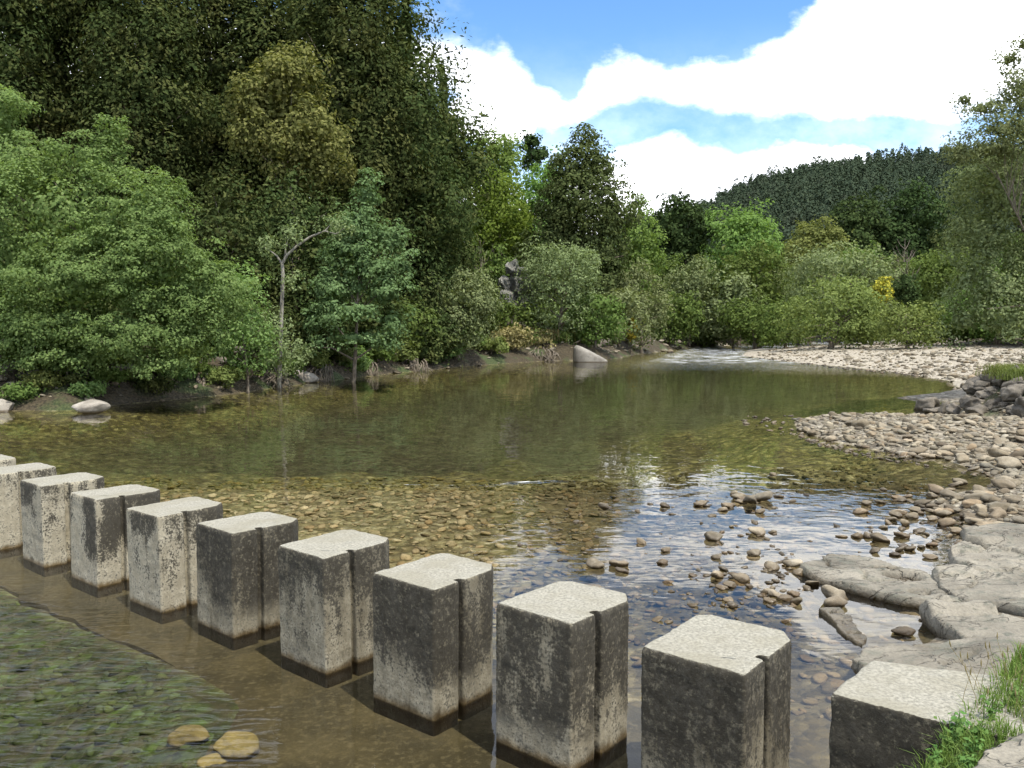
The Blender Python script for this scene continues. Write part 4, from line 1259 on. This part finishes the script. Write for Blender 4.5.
# thin pale tree with a forked bare top
Yb = 32.5
def thin_tree():
    X, _ = T(279, 388, Yb); z0 = gz(X, Yb)
    root = bpy.data.objects.new('thin_tree', None); COL.objects.link(root); root.location = (X, Yb, z0)
    set_props(root, 'thin pale barked tree with bare forked top at the water edge', 'tree')
    def q(a, b, dy=0):
        x, z = T(a, b, Yb + dy); return np.array([x - X, dy, z - z0])
    k = Yb / F
    parts = [tube([q(279, 392), q(280, 360), q(281, 330), q(282, 300), q(283, 275), q(282, 262)], [2.6 * k, 2.2 * k, 2 * k, 1.9 * k, 1.8 * k, 1.5 * k], 8),
             tube([q(282, 264), q(287, 255), q(297, 246), q(310, 237), q(325, 231), q(333, 222)], [1.5 * k, 1.4 * k, 1.3 * k, 1.2 * k, .9 * k, .3 * k], 6),
             tube([q(282, 264), q(277, 256), q(272, 252), q(262, 246)], [1.3 * k, 1 * k, .7 * k, .3 * k], 6),
             tube([q(285, 257), q(286, 245), q(290, 235)], [1 * k, .7 * k, .3 * k], 6),
             tube([q(325, 231), q(336, 234), q(345, 228)], [.8 * k, .6 * k, .2 * k], 6)]
    V, Fc = merge(parts)
    link('trunk', mesh_np('trunk', V, Fc, True), BARK_PALE, root)
    lobes = []
    for a, b, r, s in [(268, 246, 13, 9), (293, 232, 12, 11), (335, 226, 14, 12), (290, 280, 12, 10), (278, 330, 22, 20), (282, 355, 26, 20), (262, 318, 12, 12), (300, 345, 12, 14)]:
        x, _, z = q(a, b); lobes.append((x, 0, z, r * k, r * k, s * k))
    P, Nn, C, S = crown_points(lobes, 3400, .2, 9, .3, .7)
    rng = np.random.RandomState(5); sz = .10 * np.minimum(S, 1.3)
    V, Fc = leaves(P, Nn, sz, sz * .7, rng)
    link('crown', mesh_np('crown', V, Fc), LEAF['willow'], root)
thin_tree()

TT = tree_px
TT('willow_bush', 'olive rounded bush leaning over the water beside the dark wood', 'bush', 456, 260, 354, 90, 49.8, 'willow', 310, 'fan', density=1.0, leafpx=3.0, clumppx=6, aspect=.5, nlobe=14)
TT('willow_bush', 'low shaded bush at the foot of the dark wood left of the olive bush', 'bush', 412, 300, 356, 60, 46, 'mid', 311, 'round', density=.8, leafpx=3.2, clumppx=7)
TT('leafy_tree', 'bright green tree rising behind the end of the dark wood', 'tree', 492, 130, 250, 76, 88, 'bright', 312, 'round', density=.9, leafpx=3.2, clumppx=8)
TT('leafy_tree', 'yellow green tree in front of the bright green one above the crag', 'tree', 502, 172, 275, 64, 76, 'yellowg', 313, 'round', density=.9, leafpx=3.0, clumppx=7)
TT('leafy_tree', 'bright green tree filling the space behind the large brownish tree', 'tree', 545, 152, 270, 60, 86, 'bright', 314, 'round', density=.8, leafpx=3.0, clumppx=7)
TT('pine_tree', 'small dark pine silhouette on the skyline above the bright trees', 'tree', 531, 136, 172, 26, 98, 'conifer', 315, 'round', density=1.3, leafpx=3.0, clumppx=5, nlobe=6)
TT('oak_tree', 'large brownish olive tree standing above the grey willow', 'tree', 585, 134, 335, 108, 72, 'oak', 316, 'oval', density=1.35, gap=-.6, leafpx=3.0, clumppx=8, depth=8)
TT('leafy_tree', 'light green tree just right of the large brownish tree', 'tree', 638, 196, 320, 50, 92, 'bright', 317, 'oval', density=.8, leafpx=3.0, clumppx=6)
TT('willow_tree', 'grey green willow spreading in front of the crag', 'tree', 562, 226, 345, 92, 60.5, 'willow', 318, 'fan', density=.85, leafpx=2.7, clumppx=6, aspect=.5, nlobe=18, nlimb=22)
TT('willow_bush', 'dark green bush above the slanted boulder', 'bush', 595, 295, 352, 60, 61, 'mid', 319, 'round', density=.9, leafpx=2.8, clumppx=6)
TT('willow_tree', 'pale green willow at the left bank right of the slanted boulder', 'tree', 643, 255, 348, 56, 72, 'willow', 320, 'fan', density=.9, leafpx=2.7, clumppx=6, aspect=.55, nlobe=12)
TT('leafy_shrub', 'green shrub mass between the golden end of the wood and the crag', 'bush', 485, 245, 335, 56, 66, 'mid', 321, 'round', density=.8, leafpx=3.0, clumppx=7)
TT('leafy_shrub', 'low shrub on the slope just below the crag', 'bush', 510, 300, 345, 60, 59, 'mid', 322, 'round', density=.6, leafpx=2.8, clumppx=6)
TT('willow_tree', 'grey green willow where the river bends out of sight', 'tree', 690, 250, 343, 62, 92, 'willow', 323, 'fan', density=.9, leafpx=2.7, clumppx=6, aspect=.55, nlobe=12)
TT('dark_oak_tree', 'round dark evergreen standing alone before the hill', 'tree', 681, 193, 290, 62, 105, 'conifer', 324, 'round', density=1.1, leafpx=3.2, clumppx=7, nlobe=12)
TT('leafy_tree', 'bright green round tree right of the lone dark evergreen', 'tree', 741, 205, 310, 66, 100, 'bright', 325, 'round', density=.9, leafpx=2.9, clumppx=7)
TT('willow_bush', 'dark shaded bush at the far bend of the river', 'bush', 715, 290, 346, 60, 96, 'mid', 326, 'round', density=.9, leafpx=2.8, clumppx=6)
TT('leafy_tree', 'mid green tree behind the far gravel bank left of the olive dome', 'tree', 762, 245, 346, 84, 90, 'mid', 327, 'round', density=.9, leafpx=2.8, clumppx=7)
TT('olive_tree', 'olive green dome shaped tree in front of the pine hill', 'tree', 812, 217, 320, 66, 112, 'olive', 328, 'round', density=.9, leafpx=2.8, clumppx=6)
TT('conifer_tree', 'tall dark conifer before the hill, left one of the pair', 'tree', 868, 192, 330, 80, 118, 'conifer', 329, 'oval', density=1.3, gap=-.6, leafpx=3.2, clumppx=8)
TT('conifer_tree', 'tall dark conifer before the hill, right one of the pair', 'tree', 914, 187, 330, 76, 116, 'conifer', 330, 'oval', density=1.3, gap=-.6, leafpx=3.2, clumppx=8)
TT('willow_tree', 'broad olive green willow at the middle of the far gravel bank', 'tree', 838, 246, 346, 118, 80, 'willow', 331, 'round', density=.8, leafpx=2.8, clumppx=7, nlobe=14)
TT('willow_bush', 'large rounded olive bush directly behind the far gravel bank', 'bush', 832, 278, 348, 104, 67, 'olive', 332, 'round', density=.9, leafpx=2.7, clumppx=6, nlobe=12)
TT('willow_bush', 'bright olive low bush at the right part of the far gravel bank', 'bush', 908, 303, 350, 62, 61, 'olive', 333, 'round', density=1.0, leafpx=2.6, clumppx=5, nlobe=12)
TT('gorse_bush', 'yellow flowering gorse bush among the far green bushes', 'bush', 882, 279, 300, 19, 71, 'gorse', 334, 'round', density=1.6, leafpx=2.6, clumppx=4, nlobe=6)
TT('gorse_bush', 'small yellow flowering bush at the water edge beyond the slanted boulder', 'bush', 631, 316, 340, 12, 68, 'gorse', 335, 'round', density=1.0, leafpx=2.2, clumppx=3, nlobe=5)
TT('leafy_tree', 'green tree between the conifers and the overhanging right tree', 'tree', 950, 250, 348, 76, 82, 'mid', 336, 'round', density=.9, leafpx=2.8, clumppx=7)
TT('dark_shrub', 'small dark conical shrub right of the yellow gorse', 'bush', 905, 272, 310, 24, 74, 'conifer', 337, 'round', density=1.3, leafpx=2.8, clumppx=5, nlobe=6)
TT('leafy_tree', 'shaded green tree low behind the overhanging right tree', 'tree', 1000, 270, 350, 90, 62, 'mid', 338, 'round', density=.9, leafpx=3.0, clumppx=8)
TT('willow_bush', 'low dark bush at the left end of the far gravel bank', 'bush', 786, 300, 349, 56, 76, 'mid', 339, 'round', density=.9, leafpx=2.7, clumppx=6)
TT('leafy_tree', 'mid green tree in the gap beside the dark conifer pair', 'tree', 965, 220, 330, 60, 108, 'oak', 340, 'round', density=.9, leafpx=2.9, clumppx=7)
TT('leafy_tree', 'green tree between the light green tree and the lone dark evergreen', 'tree', 660, 245, 340, 40, 98, 'mid', 341, 'round', density=.9, leafpx=2.9, clumppx=6)

# further crowns that close the valley behind the named trees
fills = [(470, 200, 300, 70, 95, 'mid'), (520, 215, 320, 70, 92, 'oak'), (560, 245, 330, 70, 90, 'mid'), (610, 240, 335, 70, 96, 'mid'), (650, 262, 340, 60, 104, 'willow'), (700, 258, 340, 70, 108, 'mid'), (725, 250, 340, 60, 112, 'olive'),
         (770, 238, 340, 80, 118, 'mid'), (800, 262, 342, 70, 104, 'willow'), (850, 250, 342, 90, 100, 'mid'), (890, 262, 342, 80, 98, 'oak'), (930, 258, 342, 80, 96, 'mid'), (975, 245, 345, 90, 92, 'oak'), (1030, 230, 348, 100, 84, 'mid'),
         (990, 285, 350, 80, 66, 'mid'), (955, 300, 350, 50, 66, 'mid'), (865, 300, 349, 50, 76, 'mid'), (755, 300, 347, 60, 84, 'mid'), (735, 270, 346, 50, 88, 'willow'), (670, 290, 345, 50, 86, 'mid'), (620, 290, 348, 50, 68, 'willow'),
         (540, 300, 345, 60, 67, 'mid'), (480, 305, 345, 40, 60, 'mid'), (430, 240, 345, 70, 60, 'dark'), (1060, 280, 355, 90, 58, 'oak'), (712, 318, 347, 50, 109, 'mid'), (738, 322, 347, 44, 113, 'mid'), (690, 318, 346, 40, 104, 'olive'), (764, 322, 348, 44, 100, 'mid')]
for k, (a, yt, yb, w, Y, lf) in enumerate(fills):
    TT('leafy_tree', 'green crown filling a gap between the taller trees along the far banks', 'tree', a, yt, yb, w, Y, lf, 700 + k, 'round', density=.9, leafpx=3.0, clumppx=7, nlobe=10, group='filling trees of the far banks', nlimb=5)
# undergrowth of the left wood
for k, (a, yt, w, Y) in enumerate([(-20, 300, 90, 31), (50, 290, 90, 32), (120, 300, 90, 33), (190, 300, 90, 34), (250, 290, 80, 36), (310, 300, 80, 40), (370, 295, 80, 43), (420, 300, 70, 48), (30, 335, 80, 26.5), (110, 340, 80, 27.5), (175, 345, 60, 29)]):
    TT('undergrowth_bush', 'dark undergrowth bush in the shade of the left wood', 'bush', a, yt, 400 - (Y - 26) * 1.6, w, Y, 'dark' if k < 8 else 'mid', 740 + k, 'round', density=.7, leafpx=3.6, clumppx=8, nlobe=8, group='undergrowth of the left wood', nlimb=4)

# overhanging tree at the right frame edge, with a sparse upper spray
Y0 = 27.5; X0, _ = T(1110, 380, Y0); z0 = gz(X0, Y0)
L_ = [px_lobe(a, b, r, q, 27.0, X0, Y0, z0, dy) for a, b, r, q, dy in [
    (1010, 200, 56, 55, 0), (985, 240, 34, 40, .3), (1000, 290, 48, 38, 0), (1050, 150, 50, 50, 0), (1080, 250, 60, 80, 0), (1015, 325, 40, 24, .2), (965, 320, 22, 16, 0), (1000, 180, 44, 26, -.4)]]
make_tree('overhanging_tree', 'green tree with drooping branches filling the right frame edge', 'tree', X0, Y0, z0, L_, 36000, .30, .10, LEAF['willow'], 351, trunk_r=.2, flat=.9, droop=.4, nlimb=14, aspect=.6)
Y0 = 25.0; X0, _ = T(1100, 380, Y0); z0 = gz(X0, Y0)
L_ = [px_lobe(a, b, r, q, 24.5, X0, Y0, z0, dy) for a, b, r, q, dy in [
    (1020, 90, 26, 20, 0), (985, 108, 20, 9, 0), (1010, 60, 14, 10, .2), (1000, 130, 34, 12, 0), (965, 100, 12, 6, 0), (960, 150, 16, 8, .3), (1040, 130, 30, 40, 0), (990, 150, 30, 10, 0), (1024, 45, 12, 8, 0)]]
make_tree('willow_tree', 'pale leaved willow whose sparse sprays reach in at the upper right', 'tree', X0, Y0, z0, L_, 13000, .20, .085, LEAF['willow'], 352, trunk_r=.06, flat=.8, droop=.2, nlimb=16, aspect=.5, gap=-.35)

# bare pale snags
def snag(px, ytop, ybot, Y, label, seed):
    rng = np.random.RandomState(seed)
    X, zt = T(px, ytop, Y); z0 = gz(X, Y); zt -= z0
    k = Y / F
    parts = [tube([(0, 0, -.2), (.1, 0, zt * .5), (0, 0, zt)], [1.2 * k, .7 * k, .2 * k], 6)]
    for j in range(16):
        h = rng.uniform(.55, .95) * zt; a = rng.rand() * 6.28; L = (1 - h / zt + .15) * zt * .35
        parts.append(tube([(0.05, 0, h), (math.cos(a) * L * .5, math.sin(a) * L * .5, h + L * .5), (math.cos(a) * L * .8, math.sin(a) * L * .8, h + L * 1.1)], [.4 * k, .3 * k, .12 * k], 4))
    V, Fc = merge(parts)
    o = link('bare_tree', mesh_np('bare_tree', V, Fc, True), BARK, None, (X, Y, z0))
    set_props(o, label, 'tree')
snag(907, 250, 300, 78, 'bare pale branched tree above the gorse bush', 1)
snag(905, 238, 260, 105, 'bare grey tree top between the two dark conifers', 2)
snag(480, 238, 300, 58, 'leafless grey tree left of the crag', 3)

# shrubs and roots along the left waterline
under = []
for k in range(26):
    f = k / 25
    a = 20 + f * 560
    b = np.interp(a, [p[0] for p in lb], [p[1] for p in lb]) - 3
    x, y = W(a, b, .3); y += 1.2 + (k % 3) * .5
    hgt = [18, 30, 24][k % 3]
    under.append((a, b, hgt, y))
for k, (a, b, h_, y) in enumerate(under):
    leafk = ['mid', 'olive', 'dark', 'alder'][k % 4]
    if 500 < a < 545: leafk = 'drygrass'
    TT('bank_shrub', 'low shrub on the shaded left bank close to the waterline', 'bush', a, b - h_, b + 1, 34, y + .6, leafk, 400 + k, 'round', density=.55, leafpx=2.8, clumppx=5, nlobe=6, group='low shrubs along the left bank', nlimb=5)
# dry grass tufts beneath the crag
def tuft_mesh(name, n, h, r, seed, wid=.02, lean=.5):
    rng = np.random.RandomState(seed)
    base = rng.normal(size=(n, 2)) * r * .5
    ang = rng.rand(n) * 6.283; ln = rng.uniform(.15, lean, n); hh = h * rng.uniform(.25, 1, n)
    V = np.empty((n, 5, 3)); t1 = np.stack([np.cos(ang), np.sin(ang)], 1); s1 = np.stack([-np.sin(ang), np.cos(ang)], 1) * wid / 2
    V[:, 0, :2] = base - s1; V[:, 1, :2] = base + s1; V[:, 0, 2] = V[:, 1, 2] = -.03
    m_ = base + t1 * (hh * ln * .35)[:, None]
    V[:, 2, :2] = m_ + s1 * .8; V[:, 3, :2] = m_ - s1 * .8; V[:, 2, 2] = V[:, 3, 2] = hh * .6
    V[:, 4, :2] = base + t1 * (hh * ln)[:, None]; V[:, 4, 2] = hh * (1 - ln * .3)
    b_ = np.arange(n)[:, None] * 5
    return mesh_np(name, V.reshape(-1, 3), [(b_ + np.array([[0, 1, 2, 3]])), (b_ + np.array([[3, 2, 4]]))])
tm = [tuft_mesh('grass_tuft', 260, 1.0, .8, 60 + k, .07) for k in range(3)]
for t_m in tm: t_m.materials.append(LEAF['drygrass'])
for k, (a, b) in enumerate([(502, 344), (511, 347), (520, 344), (528, 347), (536, 345), (543, 348), (515, 338), (531, 338), (490, 347), (552, 348)]):
    Yt = 60.5; X, _ = T(a, b, Yt)
    o = link('grass_tuft', tm[k % 3], None, None, (X, Yt, gz(X, Yt)))
    o.rotation_euler[2] = k * 1.1
    set_props(o, 'tuft of dry straw coloured grass on the bank below the crag', 'grass tuft', 'dry grass tufts below the crag')
# green tuft on the rock heap
tg = tuft_mesh('grass_tuft', 2600, .42, .55, 66, .014, 1.3); tg.materials.append(LEAF['olive'])
for k, (a, b, Yt, lab) in enumerate([(1014, 378, 22.6, 'green grass tuft crowning the rock heap'), (1030, 378, 21.5, 'straw tinted grass tuft at the right end of the rock heap')]):
    X, z = T(a, b, Yt)
    o = link('grass_tuft', tg.copy(), None, None, (X, Yt, gz(X, Yt) - .02)); set_props(o, lab, 'grass tuft')

# rocks along the left waterline
rb = np.random.RandomState(77)
for k in range(84):
    f = (k + rb.rand()) / 84 * (len(lb) - 1); i = int(f); q = f - i
    a = lb[i][0] * (1 - q) + lb[i + 1][0] * q; b = lb[i][1] * (1 - q) + lb[i + 1][1] * q
    x, y = W(a, b, 0); q = rb.uniform(.3, 2.8); x -= .4 * q; y += q; z = gz(x, y)
    if z < -.12: continue
    s = rb.uniform(.12, .42) * (1 + y / 60)
    o = link('bank_rock', HV[k % 8], None, None, (x, y, max(z, -.05) + s * .1)); o.scale = (s, s * rb.uniform(.7, 1.1), s * rb.uniform(.6, 1.1))
    o.rotation_euler = (rb.normal() * .25, rb.normal() * .25, rb.rand() * 6.28)
    set_props(o, 'dark rough rock along the shaded waterline of the left bank', 'rock', 'dark rocks along the left bank')
# bare roots hanging at the left bank
def root_mass(px, py, Y, w, h, seed, label):
    rng = np.random.RandomState(seed); X, z = T(px, py, Y); k = Y / F
    parts = []
    for j in range(34):
        x0_ = rng.uniform(-.5, .5) * w * k; zz0 = rng.uniform(.3, 1) * h * k
        x1_ = x0_ + rng.normal() * w * k * .16
        parts.append(tube([(x0_ * .7, .4, zz0), (x0_, 0, zz0 * .8), ((x0_ + x1_) / 2, -.15, zz0 * .4), (x1_, -.2, -.15)], [.035, .04, .03, .012], 5))
    V, Fc = merge(parts)
    o = link('root_tangle', mesh_np('root_tangle', V, Fc, True), BARK, None, (X, Y, 0)); set_props(o, label, 'roots')
for k, (a, b, Y, w, h, lab) in enumerate([(195, 393, 29.2, 20, 22, 'tangle of bare roots at the waterline left of the cream rocks'), (262, 386, 32.6, 60, 20, 'wide tangle of hanging roots left of the thin pale tree'),
                                          (320, 378, 36.5, 24, 16, 'root tangle at the water beside the sunlit sloping rock'), (365, 374, 40.5, 26, 14, 'exposed roots below the bluish green tree'), (415, 371, 44.5, 30, 14, 'exposed roots at the foot of the dark wood'),
                                          (540, 361, 57, 36, 14, 'exposed roots left of the slanted boulder')]):
    root_mass(a, b, Y, w, h, 500 + k, lab)

# ------------------------------------------------------------------ far hill with its pine wood
hx = axis([(-100, 700, 8)]); hy = axis([(150, 760, 8)])
HX, HY = np.meshgrid(hx, hy)
sky_line = [(-3000, 260), (560, 232), (650, 224), (690, 214), (720, 200), (760, 188), (820, 173), (880, 166), (930, 160), (1000, 158), (1100, 150), (1400, 140), (4000, 140)]
uu = HX / np.maximum(HY, 1) * F + 512
ridge_y = 330.0
ys_ = np.interp(uu, [p[0] for p in sky_line], [p[1] for p in sky_line]) + 15
zr_ = H + ridge_y * (HORIZON - ys_) / F
prof = np.clip((HY - 140) / (ridge_y - 140), 0, 1)
HZ = zr_ * prof + 3 * fbm(np.stack([HX.ravel(), HY.ravel(), 0 * HX.ravel()], 1), .02, 3, 8).reshape(HX.shape) * prof - 1.0 * (1 - prof)
HZ = HZ * smooth01(HX, -100, 0) + 2
mh, t, out = mat_new('hill_floor')
principled(t, out, (0.035, 0.04, 0.022), .95)
set_props(link('hill', grid_mesh('hill', hx, hy, HZ), mh), 'far hill covered with pine wood', None, None, 'structure')
from bisect import bisect
def hill_z(x, y):
    i = min(max(int((x + 100) / 8), 0), len(hx) - 2); j = min(max(int((y - 150) / 7.92), 0), len(hy) - 2)
    fx = (x - hx[i]) / (hx[i + 1] - hx[i]); fy = (y - hy[j]) / (hy[j + 1] - hy[j])
    return (HZ[j, i] * (1 - fx) + HZ[j, i + 1] * fx) * (1 - fy) + (HZ[j + 1, i] * (1 - fx) + HZ[j + 1, i + 1] * fx) * fy
rp = np.random.RandomState(44)
PV, PN, PS = [], [], []
nt = 0
while nt < 5200:
    y = 150 + 190 * rp.rand() ** .8; x = rp.uniform(0, 300)
    if not (600 < x / y * F + 512 < 1150): continue
    nt += 1
    hgt = rp.uniform(5, 8.5) * (1.25 if rp.rand() < .12 else 1); z = hill_z(x, y)
    n_ = 90
    t = rp.rand(n_) ** .8
    rad = np.sqrt(np.clip(1 - t * t, 0, 1)) * hgt * rp.uniform(.17, .27) + .1
    a = rp.rand(n_) * 6.283
    rr = rad * rp.uniform(.4, 1.0, n_)
    P = np.stack([x + np.cos(a) * rr, y + np.sin(a) * rr, z + hgt * (.1 + .9 * t)], 1)
    Nn = np.stack([np.cos(a), np.sin(a), np.full(n_, .6)], 1) + rp.normal(size=(n_, 3)) * .2
    PV.append(P); PN.append(Nn / np.linalg.norm(Nn, axis=1)[:, None]); PS.append(np.full(n_, .62) * rp.uniform(.7, 1.3, n_))
P = np.concatenate(PV); S_ = np.concatenate(PS)
V, Fc = leaves(P, np.concatenate(PN), S_ * 1.25, S_ * .75, rp)
set_props(link('pine_forest', mesh_np('pine_forest', V, Fc), LEAF['far']), 'dark pine wood covering the far hill', None, None, 'stuff')

# ------------------------------------------------------------------ grass and weeds on the near bank
rg = np.random.RandomState(12)
n = 26000
gxx = rg.uniform(1.2, 3.4, n); gyy = rg.uniform(2.6, 4.7, n)
gzz, _, _, _ = ground_z(gxx, gyy)
xb = 1.46 + (gyy - 3.07) * .936
off_ = gxx - xb
k_ = (off_ > -.03) & (off_ < .42 + .15 * rg.rand(n)) & (gyy < 4.6) & (gzz > .3)
pav = [W(a, b, .9) for a, b in [(968, 775), (985, 742), (1010, 730), (1060, 725), (1100, 800), (1000, 830)]]
k_ &= poly_dist(gxx, gyy, pav) < -.01
k_ &= fbm(np.stack([gxx, gyy, 0 * gxx], 1), 5, 2, 3) > -.5
bx, by, bz = gxx[k_], gyy[k_], gzz[k_]
n = len(bx)
ang = rg.rand(n) * 6.283; ln = rg.uniform(.2, 1.0, n); hh = rg.uniform(.03, .12, n); wid = .005
V = np.empty((n, 5, 3)); t1 = np.stack([np.cos(ang), np.sin(ang)], 1); s1 = np.stack([-np.sin(ang), np.cos(ang)], 1) * wid / 2
base = np.stack([bx, by], 1)
V[:, 0, :2] = base - s1; V[:, 1, :2] = base + s1; V[:, 0, 2] = V[:, 1, 2] = bz - .01
m_ = base + t1 * (hh * ln * .35)[:, None]
V[:, 2, :2] = m_ + s1 * .8; V[:, 3, :2] = m_ - s1 * .8; V[:, 2, 2] = V[:, 3, 2] = bz + hh * .6
V[:, 4, :2] = base + t1 * (hh * ln)[:, None]; V[:, 4, 2] = bz + hh * (1 - ln * .3)
b_ = np.arange(n)[:, None] * 5
set_props(link('grass', mesh_np('grass', V.reshape(-1, 3), [(b_ + np.array([[0, 1, 2, 3]])), (b_ + np.array([[3, 2, 4]]))]), LEAF['grass']), 'short green grass on the near bank', None, None, 'stuff')

def weed(px, py, z, hgt, nl, ls, seed, label, mat='weed', lean=.3):
    rng = np.random.RandomState(seed)
    x, y = W(px, py, z); z = gz(x, y)
    root = bpy.data.objects.new('weed_plant', None); COL.objects.link(root); root.location = (x, y, z)
    set_props(root, label, 'plant')
    st, P, Nn = [], [], []
    for j in range(5):
        a = rng.rand() * 6.283; L = hgt * rng.uniform(.6, 1)
        e = np.array([math.cos(a) * lean * L, math.sin(a) * lean * L, L])
        st.append(tube([(0, 0, -.02), e * .5 + np.array([0, 0, .02]), e], [.003, .0025, .0012], 5))
        for q in range(nl):
            f = rng.uniform(.15, 1); b = rng.rand() * 6.283
            P.append(e * f + np.array([math.cos(b), math.sin(b), .1]) * ls * .5); Nn.append((math.cos(b) * .6, math.sin(b) * .6, 1))
    V, Fc = merge(st); link('stem', mesh_np('stem', V, Fc, True), LEAF[mat], root)
    P = np.array(P); Nn = np.array(Nn); Nn /= np.linalg.norm(Nn, axis=1)[:, None]
    sz = ls * rng.uniform(.6, 1.2, len(P))
    V, Fc = leaves(P, Nn, sz, sz * .5, rng); link('leaves', mesh_np('leaves', V, Fc), LEAF[mat], root)
weed(950, 742, .82, .16, 18, .03, 1, 'leafy bluish green weed growing against the concrete block')
weed(938, 764, .80, .10, 18, .028, 2, 'small weed with pointed leaves at the bottom frame edge below the block')
weed(972, 752, .84, .12, 16, .026, 3, 'low green weed between the leafy weed and the paving rock')
weed(992, 715, .84, .12, 16, .026, 4, 'green weed at the upper edge of the near grass')
weed(958, 728, .82, .13, 18, .034, 6, 'leafy green weed between the block corner and the grass')
weed(978, 735, .84, .10, 18, .03, 7, 'bright low weed just above the paving rock')
weed(1012, 700, .84, .11, 18, .03, 8, 'green weed at the right frame edge in the near grass')
weed(965, 768, .84, .10, 16, .028, 5, 'broad green weed at the bottom edge beside the paving rock')
# seed stalks
def stalks(px, py, hgt, n, seed, label):
    rng = np.random.RandomState(seed); x, y = W(px, py, .83); z = gz(x, y); parts = []
    for j in range(n):
        ox, oy = rng.normal(size=2) * .07; lx, ly = rng.normal(size=2) * .05; L = hgt * rng.uniform(.6, 1)
        parts.append(tube([(ox, oy, -.02), (ox + lx * .4, oy + ly * .4, L * .5), (ox + lx, oy + ly, L)], [.0014, .0012, .0008], 4))
        parts.append(tube([(ox + lx, oy + ly, L), (ox + lx * 1.05, oy + ly, L + .015), (ox + lx * 1.1, oy + ly, L + .035)], [.0015, .0035, .0008], 5))
    V, Fc = merge(parts); o = link('grass_stalks', mesh_np('grass_stalks', V, Fc, True), LEAF['drygrass'], None, (x, y, z)); set_props(o, label, 'grass stalks')
stalks(1005, 690, .22, 14, 3, 'thin dry seed stalks at the right end of the near grass')
stalks(985, 712, .18, 8, 4, 'few thin dry seed stalks beside the block corner')
